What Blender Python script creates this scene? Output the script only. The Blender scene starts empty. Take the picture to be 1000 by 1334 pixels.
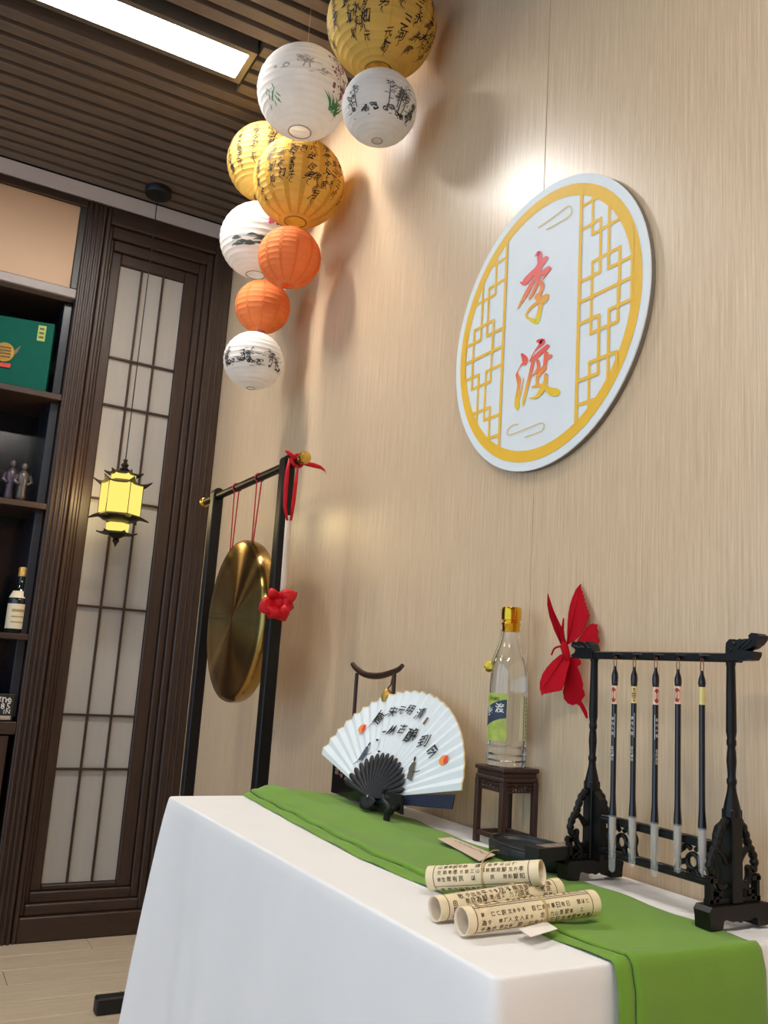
import bpy, bmesh, math, random
from mathutils import Vector, Matrix
random.seed(7)
PI = math.pi
scene = bpy.context.scene
COL = scene.collection

# ------------------------------------------------------------------ camera
CAM = Vector((-1.1, 0.0, 1.0516))
FPX = 1137.2                                  # focal length in pixels of a 1000 px wide frame
RX = Vector((0.87114, -0.48674, 0.06481))     # image right
RY = Vector((0.14463, 0.12821, -0.98114))     # image down
RZ = Vector((0.46925, 0.86409, 0.18209))      # view direction
cd = bpy.data.cameras.new('camera'); cam = bpy.data.objects.new('camera', cd); COL.objects.link(cam)
m3 = Matrix((RX, -RY, -RZ)).transposed()
cam.matrix_world = Matrix.Translation(CAM) @ m3.to_4x4()
cd.sensor_fit = 'HORIZONTAL'; cd.sensor_width = 36.0; cd.lens = FPX / 1000 * 36.0; cd.clip_start = 0.02
scene.camera = cam

# ------------------------------------------------------------------ world and exposure
w = bpy.data.worlds.new('world'); scene.world = w; w.use_nodes = True
bg = w.node_tree.nodes['Background']
bg.inputs[0].default_value = (0.50, 0.73, 1.0, 1); bg.inputs[1].default_value = 1.25
LAMP_POWER = 70.0
scene.view_settings.view_transform = 'Standard'
scene.view_settings.look = 'None'
scene.view_settings.gamma = 1.0
scene.view_settings.use_curve_mapping = False
scene.view_settings.exposure = 0.42

# ------------------------------------------------------------------ helpers
def ray(u, v): return RX * ((u - 500) / FPX) + RY * ((v - 667) / FPX) + RZ
def onx(u, v, x): d = ray(u, v); return CAM + d * ((x - CAM.x) / d.x)
def ony(u, v, y): d = ray(u, v); return CAM + d * ((y - CAM.y) / d.y)
def onz(u, v, z): d = ray(u, v); return CAM + d * ((z - CAM.z) / d.z)

def lin(c):
    return tuple((x / 12.92 if x <= .04045 else ((x + .055) / 1.055) ** 2.4) for x in c)
def rgb(r, g, b): return lin((r / 255, g / 255, b / 255))

def new_mat(name):
    m = bpy.data.materials.new(name); m.use_nodes = True
    nt = m.node_tree; b = nt.nodes['Principled BSDF']
    return m, nt, b
def setp(b, **k):
    for n, v in k.items():
        n = n.replace('_', ' ')
        if n in b.inputs:
            if isinstance(v, tuple) and len(v) == 3: v = (*v, 1)
            b.inputs[n].default_value = v

def mat(name, col, rough=.5, metal=0., var=0., vscale=(20, 20, 20), bump=0., bscale=200., spec=.5, coat=0., trans=0., sheen=0.):
    m, nt, b = new_mat(name)
    setp(b, Base_Color=tuple(col), Roughness=rough, Metallic=metal)
    b.inputs['Specular IOR Level'].default_value = spec
    b.inputs['Coat Weight'].default_value = coat
    b.inputs['Transmission Weight'].default_value = trans
    b.inputs['Sheen Weight'].default_value = sheen
    if var or bump:
        tc = nt.nodes.new('ShaderNodeTexCoord')
    if var:
        mp = nt.nodes.new('ShaderNodeMapping'); mp.inputs['Scale'].default_value = vscale
        nz = nt.nodes.new('ShaderNodeTexNoise'); nz.inputs['Scale'].default_value = 1; nz.inputs['Detail'].default_value = 4
        mr = nt.nodes.new('ShaderNodeMapRange'); mr.inputs[1].default_value = .3; mr.inputs[2].default_value = .7
        mr.inputs[3].default_value = 1 - var; mr.inputs[4].default_value = 1 + var
        mx = nt.nodes.new('ShaderNodeMix'); mx.data_type = 'RGBA'; mx.blend_type = 'MULTIPLY'; mx.inputs[0].default_value = 1
        mx.inputs[6].default_value = (*col, 1)
        nt.links.new(tc.outputs['Object'], mp.inputs[0]); nt.links.new(mp.outputs[0], nz.inputs['Vector'])
        nt.links.new(nz.outputs[0], mr.inputs[0]); nt.links.new(mr.outputs[0], mx.inputs[7]); nt.links.new(mx.outputs[2], b.inputs['Base Color'])
    if bump:
        n2 = nt.nodes.new('ShaderNodeTexNoise'); n2.inputs['Scale'].default_value = bscale; n2.inputs['Detail'].default_value = 2
        bp = nt.nodes.new('ShaderNodeBump'); bp.inputs['Strength'].default_value = bump; bp.inputs['Distance'].default_value = .002
        nt.links.new(tc.outputs['Object'], n2.inputs['Vector']); nt.links.new(n2.outputs[0], bp.inputs['Height']); nt.links.new(bp.outputs[0], b.inputs['Normal'])
    return m

def grain_mat(name, c1, c2, stretch, scale, rough, spec=.5, fine=True, bump=.0, aniso=0.):
    """laminate or wood: two noise layers stretched along one axis"""
    m, nt, b = new_mat(name)
    tc = nt.nodes.new('ShaderNodeTexCoord')
    def layer(f, det):
        mp = nt.nodes.new('ShaderNodeMapping'); mp.inputs['Scale'].default_value = tuple(s * f for s in stretch)
        nz = nt.nodes.new('ShaderNodeTexNoise'); nz.inputs['Scale'].default_value = scale; nz.inputs['Detail'].default_value = det
        nz.inputs['Roughness'].default_value = .6
        nt.links.new(tc.outputs['Object'], mp.inputs[0]); nt.links.new(mp.outputs[0], nz.inputs['Vector'])
        return nz
    a = layer(1, 3)
    src = a.outputs[0]
    if fine:
        f = layer(4.3, 4)
        ad = nt.nodes.new('ShaderNodeMath'); ad.operation = 'ADD'; nt.links.new(a.outputs[0], ad.inputs[0]); nt.links.new(f.outputs[0], ad.inputs[1])
        hf = nt.nodes.new('ShaderNodeMath'); hf.operation = 'MULTIPLY'; hf.inputs[1].default_value = .5; nt.links.new(ad.outputs[0], hf.inputs[0])
        src = hf.outputs[0]
    cr = nt.nodes.new('ShaderNodeValToRGB')
    cr.color_ramp.elements[0].position = .32; cr.color_ramp.elements[0].color = (*c1, 1)
    cr.color_ramp.elements[1].position = .68; cr.color_ramp.elements[1].color = (*c2, 1)
    nt.links.new(src, cr.inputs[0]); nt.links.new(cr.outputs[0], b.inputs['Base Color'])
    setp(b, Roughness=rough); b.inputs['Specular IOR Level'].default_value = spec
    if bump:
        bp = nt.nodes.new('ShaderNodeBump'); bp.inputs['Strength'].default_value = bump; bp.inputs['Distance'].default_value = .001
        nt.links.new(src, bp.inputs['Height']); nt.links.new(bp.outputs[0], b.inputs['Normal'])
    return m

def emis_mat(name, col, strength):
    m = bpy.data.materials.new(name); m.use_nodes = True; nt = m.node_tree
    nt.nodes.clear(); o = nt.nodes.new('ShaderNodeOutputMaterial'); e = nt.nodes.new('ShaderNodeEmission')
    e.inputs[0].default_value = (*col, 1); e.inputs[1].default_value = strength
    nt.links.new(e.outputs[0], o.inputs[0]); return m

def paper_mat(name, col, transl=.25, var=.06):
    m, nt, b = new_mat(name)
    setp(b, Base_Color=col, Roughness=.75); b.inputs['Specular IOR Level'].default_value = .25
    tr = nt.nodes.new('ShaderNodeBsdfTranslucent'); tr.inputs[0].default_value = (*col, 1)
    mx = nt.nodes.new('ShaderNodeMixShader'); mx.inputs[0].default_value = transl
    out = nt.nodes['Material Output']
    nt.links.new(b.outputs[0], mx.inputs[1]); nt.links.new(tr.outputs[0], mx.inputs[2]); nt.links.new(mx.outputs[0], out.inputs[0])
    tc = nt.nodes.new('ShaderNodeTexCoord'); nz = nt.nodes.new('ShaderNodeTexNoise'); nz.inputs['Scale'].default_value = 14; nz.inputs['Detail'].default_value = 5
    mr = nt.nodes.new('ShaderNodeMapRange'); mr.inputs[1].default_value = .3; mr.inputs[2].default_value = .7; mr.inputs[3].default_value = 1 - var; mr.inputs[4].default_value = 1 + var
    mm = nt.nodes.new('ShaderNodeMix'); mm.data_type = 'RGBA'; mm.blend_type = 'MULTIPLY'; mm.inputs[0].default_value = 1; mm.inputs[6].default_value = (*col, 1)
    nt.links.new(tc.outputs['Object'], nz.inputs['Vector']); nt.links.new(nz.outputs[0], mr.inputs[0]); nt.links.new(mr.outputs[0], mm.inputs[7])
    nt.links.new(mm.outputs[2], b.inputs['Base Color']); nt.links.new(mm.outputs[2], tr.inputs[0])
    return m

def grad_mat(name, stops, lo, hi):
    """vertical printed gradient (object z)"""
    m, nt, b = new_mat(name); setp(b, Roughness=.45)
    tc = nt.nodes.new('ShaderNodeTexCoord'); sp = nt.nodes.new('ShaderNodeSeparateXYZ'); mr = nt.nodes.new('ShaderNodeMapRange')
    mr.inputs[1].default_value = lo; mr.inputs[2].default_value = hi
    cr = nt.nodes.new('ShaderNodeValToRGB')
    while len(cr.color_ramp.elements) < len(stops): cr.color_ramp.elements.new(.5)
    for e, (p, c) in zip(cr.color_ramp.elements, stops): e.position = p; e.color = (*c, 1)
    nt.links.new(tc.outputs['Object'], sp.inputs[0]); nt.links.new(sp.outputs[2], mr.inputs[0]); nt.links.new(mr.outputs[0], cr.inputs[0]); nt.links.new(cr.outputs[0], b.inputs['Base Color'])
    return m

ORG = {}
def worg(o): return ORG.get(o.name, Vector((0, 0, 0)))

def tag(o, label=None, cat=None, group=None, kind=None):
    if label: o['label'] = label
    if cat: o['category'] = cat
    if group: o['group'] = group
    if kind: o['kind'] = kind
    return o
def thing(name, label, cat, loc, group=None, kind=None):
    o = bpy.data.objects.new(name, None); COL.objects.link(o); o.location = loc; o.empty_display_size = .05
    ORG[o.name] = Vector(loc); return tag(o, label, cat, group, kind)

class MB:
    """collects shapes in world coordinates; build() links them as ONE mesh object"""
    def __init__(s): s.v = []; s.f = []; s.M = None
    def add(s, vs, fs):
        o = len(s.v)
        if s.M is not None: vs = [s.M @ Vector(p) for p in vs]
        s.v += [Vector(p) for p in vs]; s.f += [tuple(i + o for i in f) for f in fs]; return s
    def box(s, a, b):
        (x0, y0, z0), (x1, y1, z1) = a, b
        return s.add([(x0, y0, z0), (x1, y0, z0), (x1, y1, z0), (x0, y1, z0), (x0, y0, z1), (x1, y0, z1), (x1, y1, z1), (x0, y1, z1)],
                     [(0, 3, 2, 1), (4, 5, 6, 7), (0, 1, 5, 4), (1, 2, 6, 5), (2, 3, 7, 6), (3, 0, 4, 7)])
    def bbox(s, a, b, e=.002):
        """box with chamfered edges"""
        bm = bmesh.new(); a = Vector(a); b = Vector(b); c = (a + b) / 2; d = b - a
        bmesh.ops.create_cube(bm, size=1, matrix=Matrix.Translation(c) @ Matrix.Diagonal((abs(d.x), abs(d.y), abs(d.z), 1)))
        bmesh.ops.bevel(bm, geom=list(bm.edges), offset=e, segments=1, affect='EDGES', profile=.5)
        bm.verts.index_update(); s.add([v.co.copy() for v in bm.verts], [tuple(v.index for v in f.verts) for f in bm.faces]); bm.free(); return s
    def prism(s, poly, fr, depth):
        """poly of 2D points; fr(x, y, d) gives a world point; solid between d=0 and d=depth"""
        n = len(poly)
        vs = [fr(x, y, 0) for x, y in poly] + [fr(x, y, depth) for x, y in poly]
        return s.add(vs, [tuple(range(n - 1, -1, -1)), tuple(range(n, 2 * n))] + [(i, (i + 1) % n, n + (i + 1) % n, n + i) for i in range(n)])
    def lathe(s, prof, c, n=32, axis='Z', cap=True, M=None):
        c = Vector(c); vs = []; fs = []
        for r, h in prof:
            for k in range(n):
                a = 2 * PI * k / n; p = Vector((r * math.cos(a), r * math.sin(a), h))
                if axis == 'X': p = Vector((p.z, p.x, p.y))
                if axis == 'Y': p = Vector((p.y, p.z, p.x))
                if M is not None: p = M @ p
                vs.append(c + p)
        for j in range(len(prof) - 1):
            for k in range(n):
                fs.append((j * n + k, j * n + (k + 1) % n, (j + 1) * n + (k + 1) % n, (j + 1) * n + k))
        if cap:
            fs.append(tuple(range(n - 1, -1, -1))); fs.append(tuple(range((len(prof) - 1) * n, len(prof) * n)))
        return s.add(vs, fs)
    def tube(s, path, r, n=8, closed=False, flat=None):
        """round tube along a path; r number or list; flat=(dir, factor) squashes the section"""
        P = [Vector(p) for p in path]; m = len(P); vs = []; fs = []
        R = r if isinstance(r, (list, tuple)) else [r] * m
        ref = None
        for i, p in enumerate(P):
            if closed: t = P[(i + 1) % m] - P[i - 1]
            else: t = P[min(i + 1, m - 1)] - P[max(i - 1, 0)]
            t.normalize()
            if ref is None:
                ref = Vector((0, 0, 1)) if abs(t.z) < .9 else Vector((1, 0, 0))
            a = ref - t * ref.dot(t)
            if a.length < 1e-6: a = t.orthogonal()
            a.normalize(); b = t.cross(a); ref = a
            for k in range(n):
                th = 2 * PI * k / n; q = (a * math.cos(th) + b * math.sin(th)) * R[i]
                if flat: q = q - flat[0] * q.dot(flat[0]) * (1 - flat[1])
                vs.append(p + q)
        seg = m if closed else m - 1
        for i in range(seg):
            for k in range(n):
                fs.append((i * n + k, i * n + (k + 1) % n, ((i + 1) % m) * n + (k + 1) % n, ((i + 1) % m) * n + k))
        if not closed: fs.append(tuple(range(n - 1, -1, -1))); fs.append(tuple(range((m - 1) * n, m * n)))
        return s.add(vs, fs)
    def sphere(s, c, r, n=12, sc=(1, 1, 1)):
        c = Vector(c); vs = [c + Vector((0, 0, -r * sc[2]))]; fs = []; h = n // 2
        for j in range(1, h):
            e = -PI / 2 + PI * j / h
            for k in range(n):
                a = 2 * PI * k / n
                vs.append(c + Vector((r * sc[0] * math.cos(e) * math.cos(a), r * sc[1] * math.cos(e) * math.sin(a), r * sc[2] * math.sin(e))))
        vs.append(c + Vector((0, 0, r * sc[2]))); top = len(vs) - 1
        for k in range(n):
            fs.append((0, 1 + (k + 1) % n, 1 + k)); fs.append((top, 1 + (h - 2) * n + k, 1 + (h - 2) * n + (k + 1) % n))
        for j in range(h - 2):
            for k in range(n): fs.append((1 + j * n + k, 1 + j * n + (k + 1) % n, 1 + (j + 1) * n + (k + 1) % n, 1 + (j + 1) * n + k))
        return s.add(vs, fs)
    def grid(s, P, wrap=False):
        """P[i][j] points"""
        a = len(P); b = len(P[0]); vs = [q for row in P for q in row]; fs = []
        for i in range(a - 1):
            for j in range(b if wrap else b - 1):
                fs.append((i * b + j, i * b + (j + 1) % b, (i + 1) * b + (j + 1) % b, (i + 1) * b + j))
        return s.add(vs, fs)
    def build(s, name, m, parent=None, smooth=False, angle=None, org=None):
        me = bpy.data.meshes.new(name)
        o0 = worg(parent) if parent is not None else (Vector(org) if org is not None else Vector((0, 0, 0)))
        me.from_pydata([tuple(p - o0) for p in s.v], [], s.f); me.update()
        bm = bmesh.new(); bm.from_mesh(me); bmesh.ops.recalc_face_normals(bm, faces=bm.faces); bm.to_mesh(me); bm.free()
        if smooth:
            me.polygons.foreach_set('use_smooth', [True] * len(me.polygons))
            if angle: me.set_sharp_from_angle(angle=math.radians(angle))
        if m: me.materials.append(m)
        o = bpy.data.objects.new(name, me); COL.objects.link(o)
        if parent is not None: o.parent = parent
        else: o.location = o0
        ORG[o.name] = o0; return o

def catmull(pts, n=6):
    out = []
    for i in range(len(pts) - 1):
        p0 = pts[max(i - 1, 0)]; p1 = pts[i]; p2 = pts[i + 1]; p3 = pts[min(i + 2, len(pts) - 1)]
        for k in range(n):
            t = k / n
            out.append(tuple(.5 * (2 * b + (c - a) * t + (2 * a - 5 * b + 4 * c - d) * t * t + (3 * b - a - 3 * c + d) * t ** 3) for a, b, c, d in zip(p0, p1, p2, p3)))
    out.append(tuple(pts[-1])); return out

LIFT = [None, 0]
def stroke(mb, pts, fmap, scale_w=1., n=5, smooth=True, caps=True):
    """flat brush stroke: pts (x, y, width) in 2D, mapped onto a surface by fmap(x, y)"""
    P = catmull(pts, n) if smooth and len(pts) > 2 else [tuple(p) for p in pts]
    L = []; R = []
    for i, p in enumerate(P):
        a = P[max(i - 1, 0)]; b = P[min(i + 1, len(P) - 1)]
        dx, dy = b[0] - a[0], b[1] - a[1]; l = math.hypot(dx, dy) or 1e-9
        h = max(p[2], 0) * scale_w / 2; nx, ny = -dy / l, dx / l
        L.append((p[0] + nx * h, p[1] + ny * h)); R.append((p[0] - nx * h, p[1] - ny * h))
    vs = []
    for l, r in zip(L, R): vs += [fmap(*l), fmap(*r)]
    fs = [(2 * i, 2 * i + 1, 2 * i + 3, 2 * i + 2) for i in range(len(L) - 1)]
    def lift():
        if LIFT[0] is None: return Vector((0, 0, 0))
        LIFT[1] = (LIFT[1] + 1) % 61; return LIFT[0] * (LIFT[1] * 1.2e-5)
    d_ = lift(); mb.add([q + d_ for q in vs], fs)
    if caps:
        for p in (P[0], P[-1]):
            h = p[2] * scale_w / 2
            c = [fmap(p[0] + h * math.cos(2 * PI * k / 8), p[1] + h * math.sin(2 * PI * k / 8)) for k in range(8)]
            d_ = lift(); mb.add([q + d_ for q in c], [tuple(range(8))])

# glyph outlines from Blender's built-in font, one mesh per character
GL = {}
def load_glyphs(chars):
    obs = []
    for c in sorted(set(chars)):
        cu = bpy.data.curves.new('g', 'FONT'); cu.body = c; cu.size = 1; cu.resolution_u = 1; cu.offset = .012
        o = bpy.data.objects.new('g', cu); COL.objects.link(o); obs.append((c, o, cu))
    bpy.context.view_layer.update(); dg = bpy.context.evaluated_depsgraph_get()
    for c, o, cu in obs:
        me = bpy.data.meshes.new_from_object(o.evaluated_get(dg))
        vs = [(v.co.x, v.co.y) for v in me.vertices]; fs = [tuple(p.vertices) for p in me.polygons]
        if vs:
            xs = [p[0] for p in vs]; ys = [p[1] for p in vs]; cx = (min(xs) + max(xs)) / 2; cy = (min(ys) + max(ys)) / 2
            wd = max(max(xs) - min(xs), max(ys) - min(ys), .35)
            GL[c] = ([((x - cx) / wd, (y - cy) / wd) for x, y in vs], fs)
        bpy.data.objects.remove(o); bpy.data.curves.remove(cu); bpy.data.meshes.remove(me)
def glyph(mb, ch, fmap, cx, cy, size, rot=0., shear=0., sx=1., wob=0., ph=0.):
    if ch not in GL: return
    vs, fs = GL[ch]; c, s_ = math.cos(rot), math.sin(rot); out = []
    for x, y in vs:
        if wob: x, y = x + wob * math.sin(6 * y + ph), y + wob * .8 * math.sin(5 * x + ph * 1.7)
        x = (x * sx + shear * y) * size; y = y * size
        out.append(fmap(cx + x * c - y * s_, cy + x * s_ + y * c))
    mb.add(out, fs)

SCROLL_TXT = '有政也明語由曰知之謂仁者樂山水學而時習說乎朋自遠方來不亦君子務本立道生孝弟為與巧言令色鮮矣吾日三省身人謀忠交信傳千乘國敬事節用愛使民以入則出謹汎眾親行餘力文'
GOLD_TXT = ['願如成野', '二百里堂明月元', '河六往回男', '東來荷家', '元喜河三永', '春江花月夜', '山高水長流', '清風明月來', '天地玄黃', '宇宙洪荒日月']
load_glyphs(SCROLL_TXT + ''.join(GOLD_TXT) + '唐宋元明清从古酿到今一李渡酒坊元代福如東海書畫湖筆精品大楷中狼毫' + 'KWBourggneVM0123456789AEIOTXRSLN')

# ------------------------------------------------------------------ materials
M = {}
M['wall'] = grain_mat('beige_laminate', rgb(194, 163, 126), rgb(238, 209, 174), (1, 60, .9), 5.0, .33, .85, bump=.04)
M['dark'] = grain_mat('dark_walnut', rgb(38, 25, 18), rgb(70, 48, 35), (14, 14, .8), 6.0, .42)
M['darkh'] = grain_mat('dark_walnut_rail', rgb(38, 25, 18), rgb(68, 46, 34), (.8, 14, 14), 6.0, .42)
M['slat'] = grain_mat('brown_slat', rgb(84, 70, 60), rgb(116, 100, 88), (.7, 14, 14), 5.0, .5)
M['ceil_dark'] = mat('ceiling_void', rgb(26, 20, 18), .9, var=.1)
M['plaster'] = mat('white_plaster', rgb(206, 196, 190), .8, var=.02)
M['floor'] = grain_mat('pale_oak', rgb(178, 158, 132), rgb(206, 188, 162), (.6, 9, 9), 7.0, .45, bump=.03)
M['floor_gap'] = mat('floor_joint', rgb(120, 104, 86), .8, var=.05)
M['frost'] = mat('frosted_pane', rgb(168, 162, 154), .55, var=.03, vscale=(60, 60, 4))
M['black_wood'] = mat('black_lacquer_wood', rgb(13, 10, 10), .42, var=.25, vscale=(60, 60, 60), spec=.35)
M['black'] = mat('matt_black', rgb(16, 15, 16), .5, var=.1)
M['redwood'] = grain_mat('red_brown_wood', rgb(38, 20, 16), rgb(72, 42, 32), (40, 40, 3), 5.0, .4)
M['brass'] = mat('brass', rgb(212, 172, 84), .25, 1., var=.05)
M['gold'] = mat('gold_foil', rgb(232, 178, 52), .16, 1., var=.04, vscale=(80, 80, 80))
M['white_cloth'] = mat('white_tablecloth', rgb(236, 233, 230), .8, var=.015, vscale=(8, 8, 8), bump=.12, bscale=900, spec=.2, sheen=.1)
M['green_cloth'] = mat('green_runner', rgb(110, 150, 46), .75, var=.05, vscale=(12, 12, 12), bump=.15, bscale=900, spec=.25, sheen=.15)
M['gold_paper'] = paper_mat('gold_paper', rgb(236, 198, 104), .30)
M['white_paper'] = paper_mat('white_paper', rgb(244, 240, 234), .35)
M['orange_paper'] = paper_mat('orange_paper', rgb(250, 152, 88), .30)
M['wire'] = mat('lantern_wire', rgb(170, 160, 140), .4, .8, var=.05)
M['wire_gold'] = mat('lantern_wire_gold', rgb(150, 115, 50), .45, .6, var=.05)
M['ink'] = mat('black_ink', rgb(28, 24, 24), .7, var=.1)
M['ink_grey'] = mat('grey_ink', rgb(92, 92, 94), .8, var=.2)
M['ink_green'] = mat('green_ink', rgb(62, 140, 84), .8, var=.2)
M['ink_pink'] = mat('pink_ink', rgb(208, 90, 130), .8, var=.2)
M['ink_plum'] = mat('plum_ink', rgb(150, 96, 118), .8, var=.2)
M['red'] = mat('red_felt', rgb(176, 6, 26), .85, var=.06, vscale=(60, 60, 60), bump=.2, bscale=500, spec=.15)
M['ribbon'] = mat('red_satin', rgb(200, 8, 24), .5, var=.05, vscale=(50, 50, 50), spec=.3)
M['cord'] = mat('red_cord', rgb(204, 44, 62), .7, var=.05)
M['stick'] = grain_mat('pale_stick', rgb(206, 182, 160), rgb(226, 206, 186), (40, 40, 3), 4.0, .5)
M['sign_white'] = mat('sign_board_white', rgb(232, 236, 236), .5, var=.01, spec=.35)
M['sign_edge'] = mat('sign_board_edge', rgb(120, 112, 100), .8, var=.1, vscale=(60, 60, 60))
M['sign_yellow'] = mat('sign_print_yellow', rgb(246, 192, 62), .5, var=.02, spec=.3)
M['sign_gold'] = mat('sign_print_gold', rgb(226, 188, 84), .5, var=.04, spec=.3)
M['scroll'] = mat('scroll_paper', rgb(232, 214, 176), .75, var=.08, vscale=(30, 30, 30), spec=.2)
M['scroll_in'] = mat('scroll_inner', rgb(238, 222, 198), .8, var=.05, spec=.2)
M['scroll_ink'] = mat('scroll_print', rgb(84, 58, 34), .8, var=.15)
M['scroll_line'] = mat('scroll_rule', rgb(92, 62, 46), .8, var=.1)
M['twine'] = mat('hemp_twine', rgb(190, 166, 116), .85, var=.15, vscale=(200, 200, 200))
M['card'] = mat('white_card', rgb(240, 232, 222), .6, var=.02)
M['pinkpaper'] = mat('pale_paper', rgb(216, 192, 170), .7, var=.04)
M['fan_leaf'] = paper_mat('fan_paper', rgb(240, 244, 244), .15, .02)
M['fan_edge'] = mat('fan_gilt_edge', rgb(222, 190, 130), .5, var=.05)
M['navy'] = mat('navy_guard', rgb(24, 34, 56), .35, var=.1)
M['black_rib'] = mat('black_rib', rgb(24, 24, 26), .55, var=.15, vscale=(60, 60, 60))

# ================================================================== SETTING
ZC = 2.991; YB = 3.594; XL = -4.6; YR = -3.6
TZ = 0.7546

# floor of planks that run across the room
fl = MB().box((XL, YR, -.06), (.02, 4.1, -.006)).build('floor', M['floor_gap']); tag(fl, kind='structure')
pw = .145; y = YB + .02 - pw; row = 0
plank_mesh = {}
def plank(x0, x1, yy):
    key = round(x1 - x0, 3)
    if key not in plank_mesh:
        o = MB().bbox((0, .0008, -.02), (x1 - x0 - .002, pw - .0008, 0), .0012).build('plank', M['floor'], fl); plank_mesh[key] = o.data
    else:
        o = bpy.data.objects.new('plank', plank_mesh[key]); COL.objects.link(o); o.parent = fl
    o.location = (x0, yy, 0)
while y > YR:
    off = [-.30, -.95, -.62, -.15][row % 4]
    xs = [0.0]; x = -.0 + off
    while x > XL: xs.append(x); x -= 1.2
    xs.append(XL)
    for a, b in zip(xs[1:], xs[:-1]):
        if b - a > .05: plank(a, b, y)
    y -= pw; row += 1

# right wall: laminate panels with narrow recessed joints
wr = MB().box((.012, YR, 0), (.12, 4.1, ZC + .09)).build('wall_right', mat('panel_joint', rgb(120, 98, 76), .8, var=.05)); tag(wr, kind='structure')
seams = [1.391 - 1.22 * 4, 1.391 - 1.22 * 3, 1.391 - 1.22 * 2, 1.391 - 1.22, 1.391, 1.391 + 1.22, 3.72]
for a, b in zip(seams[:-1], seams[1:]):
    MB().bbox((0, a + .0008, 0), (.014, b - .0008, ZC + .06), .0006).build('panel', M['wall'], wr)

# ceiling: dark void with hung slats that run across the room
ce = MB().box((XL, YR, ZC + .085), (.02, 4.1, ZC + .15)).build('ceiling', M['ceil_dark']); tag(ce, kind='structure')
LX0, LX1, LY0, LY1 = -1.12, -.37, 2.462, 2.594
pitch = .0705; sw = .047
slat_mesh = {}
def slat(x0, x1, yc):
    key = round(x1 - x0, 3)
    if key not in slat_mesh:
        o = MB().bbox((0, -sw / 2, 0), (x1 - x0, sw / 2, .05), .0015).build('slat', M['slat'], ce); slat_mesh[key] = o.data
    else:
        o = bpy.data.objects.new('slat', slat_mesh[key]); COL.objects.link(o); o.parent = ce
    o.location = (x0, yc, ZC)
LAMPS = [(LX0, LX1, LY0, LY1), (-3.6, -2.85, LY0, LY1), (-1.12, -.37, -.416, -.284), (-2.45, -1.70, -.416, -.284)]  # only the first lamp is in view; the rest are added to brighten the room
yc = YB - .035
while yc > YR:
    cuts = sorted((a, b) for a, b, c, d in LAMPS if yc + sw / 2 > c - .028 and yc - sw / 2 < d + .028)
    x = XL
    for a, b in cuts:
        slat(x, a - .03, yc); x = b + .03
    slat(x, -.002, yc); yc -= pitch
# linear ceiling lights set flush between the slats
M['lamp_on'] = emis_mat('lamp_diffuser', (1.0, .96, .90), LAMP_POWER)
M['lamp_frame'] = mat('lamp_frame', rgb(118, 108, 98), .35, .5, var=.05)
LAB = ['long bright ceiling light panel set between the brown slats', 'added unseen ceiling light panel further left in the slat ceiling', 'added unseen ceiling light panel behind the camera on the side of the wall', 'added unseen ceiling light panel behind the camera on the side of the room']
for (a, b, c, d), lb in zip(LAMPS, LAB):
    t = thing('ceiling_light', lb, 'ceiling light', ((a + b) / 2, (c + d) / 2, ZC), 'linear lights in the slat ceiling')
    m = MB()
    f = .022
    m.box((a - f, c - f, ZC - .006), (b + f, c, ZC + .05)).box((a - f, d, ZC - .006), (b + f, d + f, ZC + .05)).box((a - f, c, ZC - .006), (a, d, ZC + .05)).box((b, c, ZC - .006), (b + f, d, ZC + .05)).box((a - f, c - f, ZC + .05), (b + f, d + f, ZC + .06))
    m.build('frame', M['lamp_frame'], t)
    MB().box((a, c, ZC + .004), (b, d, ZC + .008)).build('diffuser', M['lamp_on'], t)

# rear wall behind the camera, and the back wall
wb = MB().box((XL, 4.0, 0), (.12, 4.1, ZC + .09)).build('wall_back', mat('back_wall_paint', rgb(60, 52, 48), .8, var=.05)); tag(wb, kind='structure')
wq = MB().box((XL, YR - .1, 0), (.12, YR, ZC + .09)).build('wall_rear', mat('rear_wall_paint', rgb(224, 158, 124), .8, var=.05)); tag(wq, kind='structure')
# white strip between cabinets and ceiling
tr = MB().box((XL, YB - .0, ZC - .066), (-.002, 4.0, ZC - .001)).build('trim_1', M['plaster']); tag(tr, kind='structure')

# ------------------------------------------------------------------ lattice window in its stepped dark frame
win = thing('window_1', None, None, (-.29, YB, 0), kind='structure')
GY = YB + .075
gtl = ony(156.5, 347, GY); gtr = ony(239.5, 368, GY); gbl = ony(52.5, 1152, GY)
gx0, gx1, gz1, gz0 = gtl.x, gtr.x, (gtl.z + gtr.z) / 2, gbl.z
WX0, WX1, WZ0, WZ1 = -.567, -.002, 0.0, ZC - .068
def ring(name, x0, x1, z0, z1, X0, X1, Z0, Z1, y0, y1, e=.004):
    m = MB()
    m.bbox((x0, y0, z0), (X0, y1, z1), e).build(name, M['dark'], win)
    MB().bbox((X1, y0, z0), (x1, y1, z1), e).build(name, M['dark'], win)
    MB().bbox((X0, y0, Z1), (X1, y1, z1), e).build(name, M['darkh'], win)
    MB().bbox((X0, y0, z0), (X1, y1, Z0), e).build(name, M['darkh'], win)
lv = [(WX0, WX1, WZ0, WZ1), (WX0 + .018, WX1 - .085, .088, WZ1 - .075), (WX0 + .034, WX1 - .112, .128, WZ1 - .125), (WX0 + .048, WX1 - .140, .166, WZ1 - .17), (gx0, gx1, gz0, gz1)]
yy = [YB, YB + .022, YB + .042, YB + .060]
nm = ['casing', 'moulding', 'moulding', 'sash']
for i in range(4):
    a, b = lv[i], lv[i + 1]
    ring(nm[i], a[0], a[1], a[2], a[3], b[0], b[1], b[2], b[3], yy[i], GY + .03)
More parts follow.
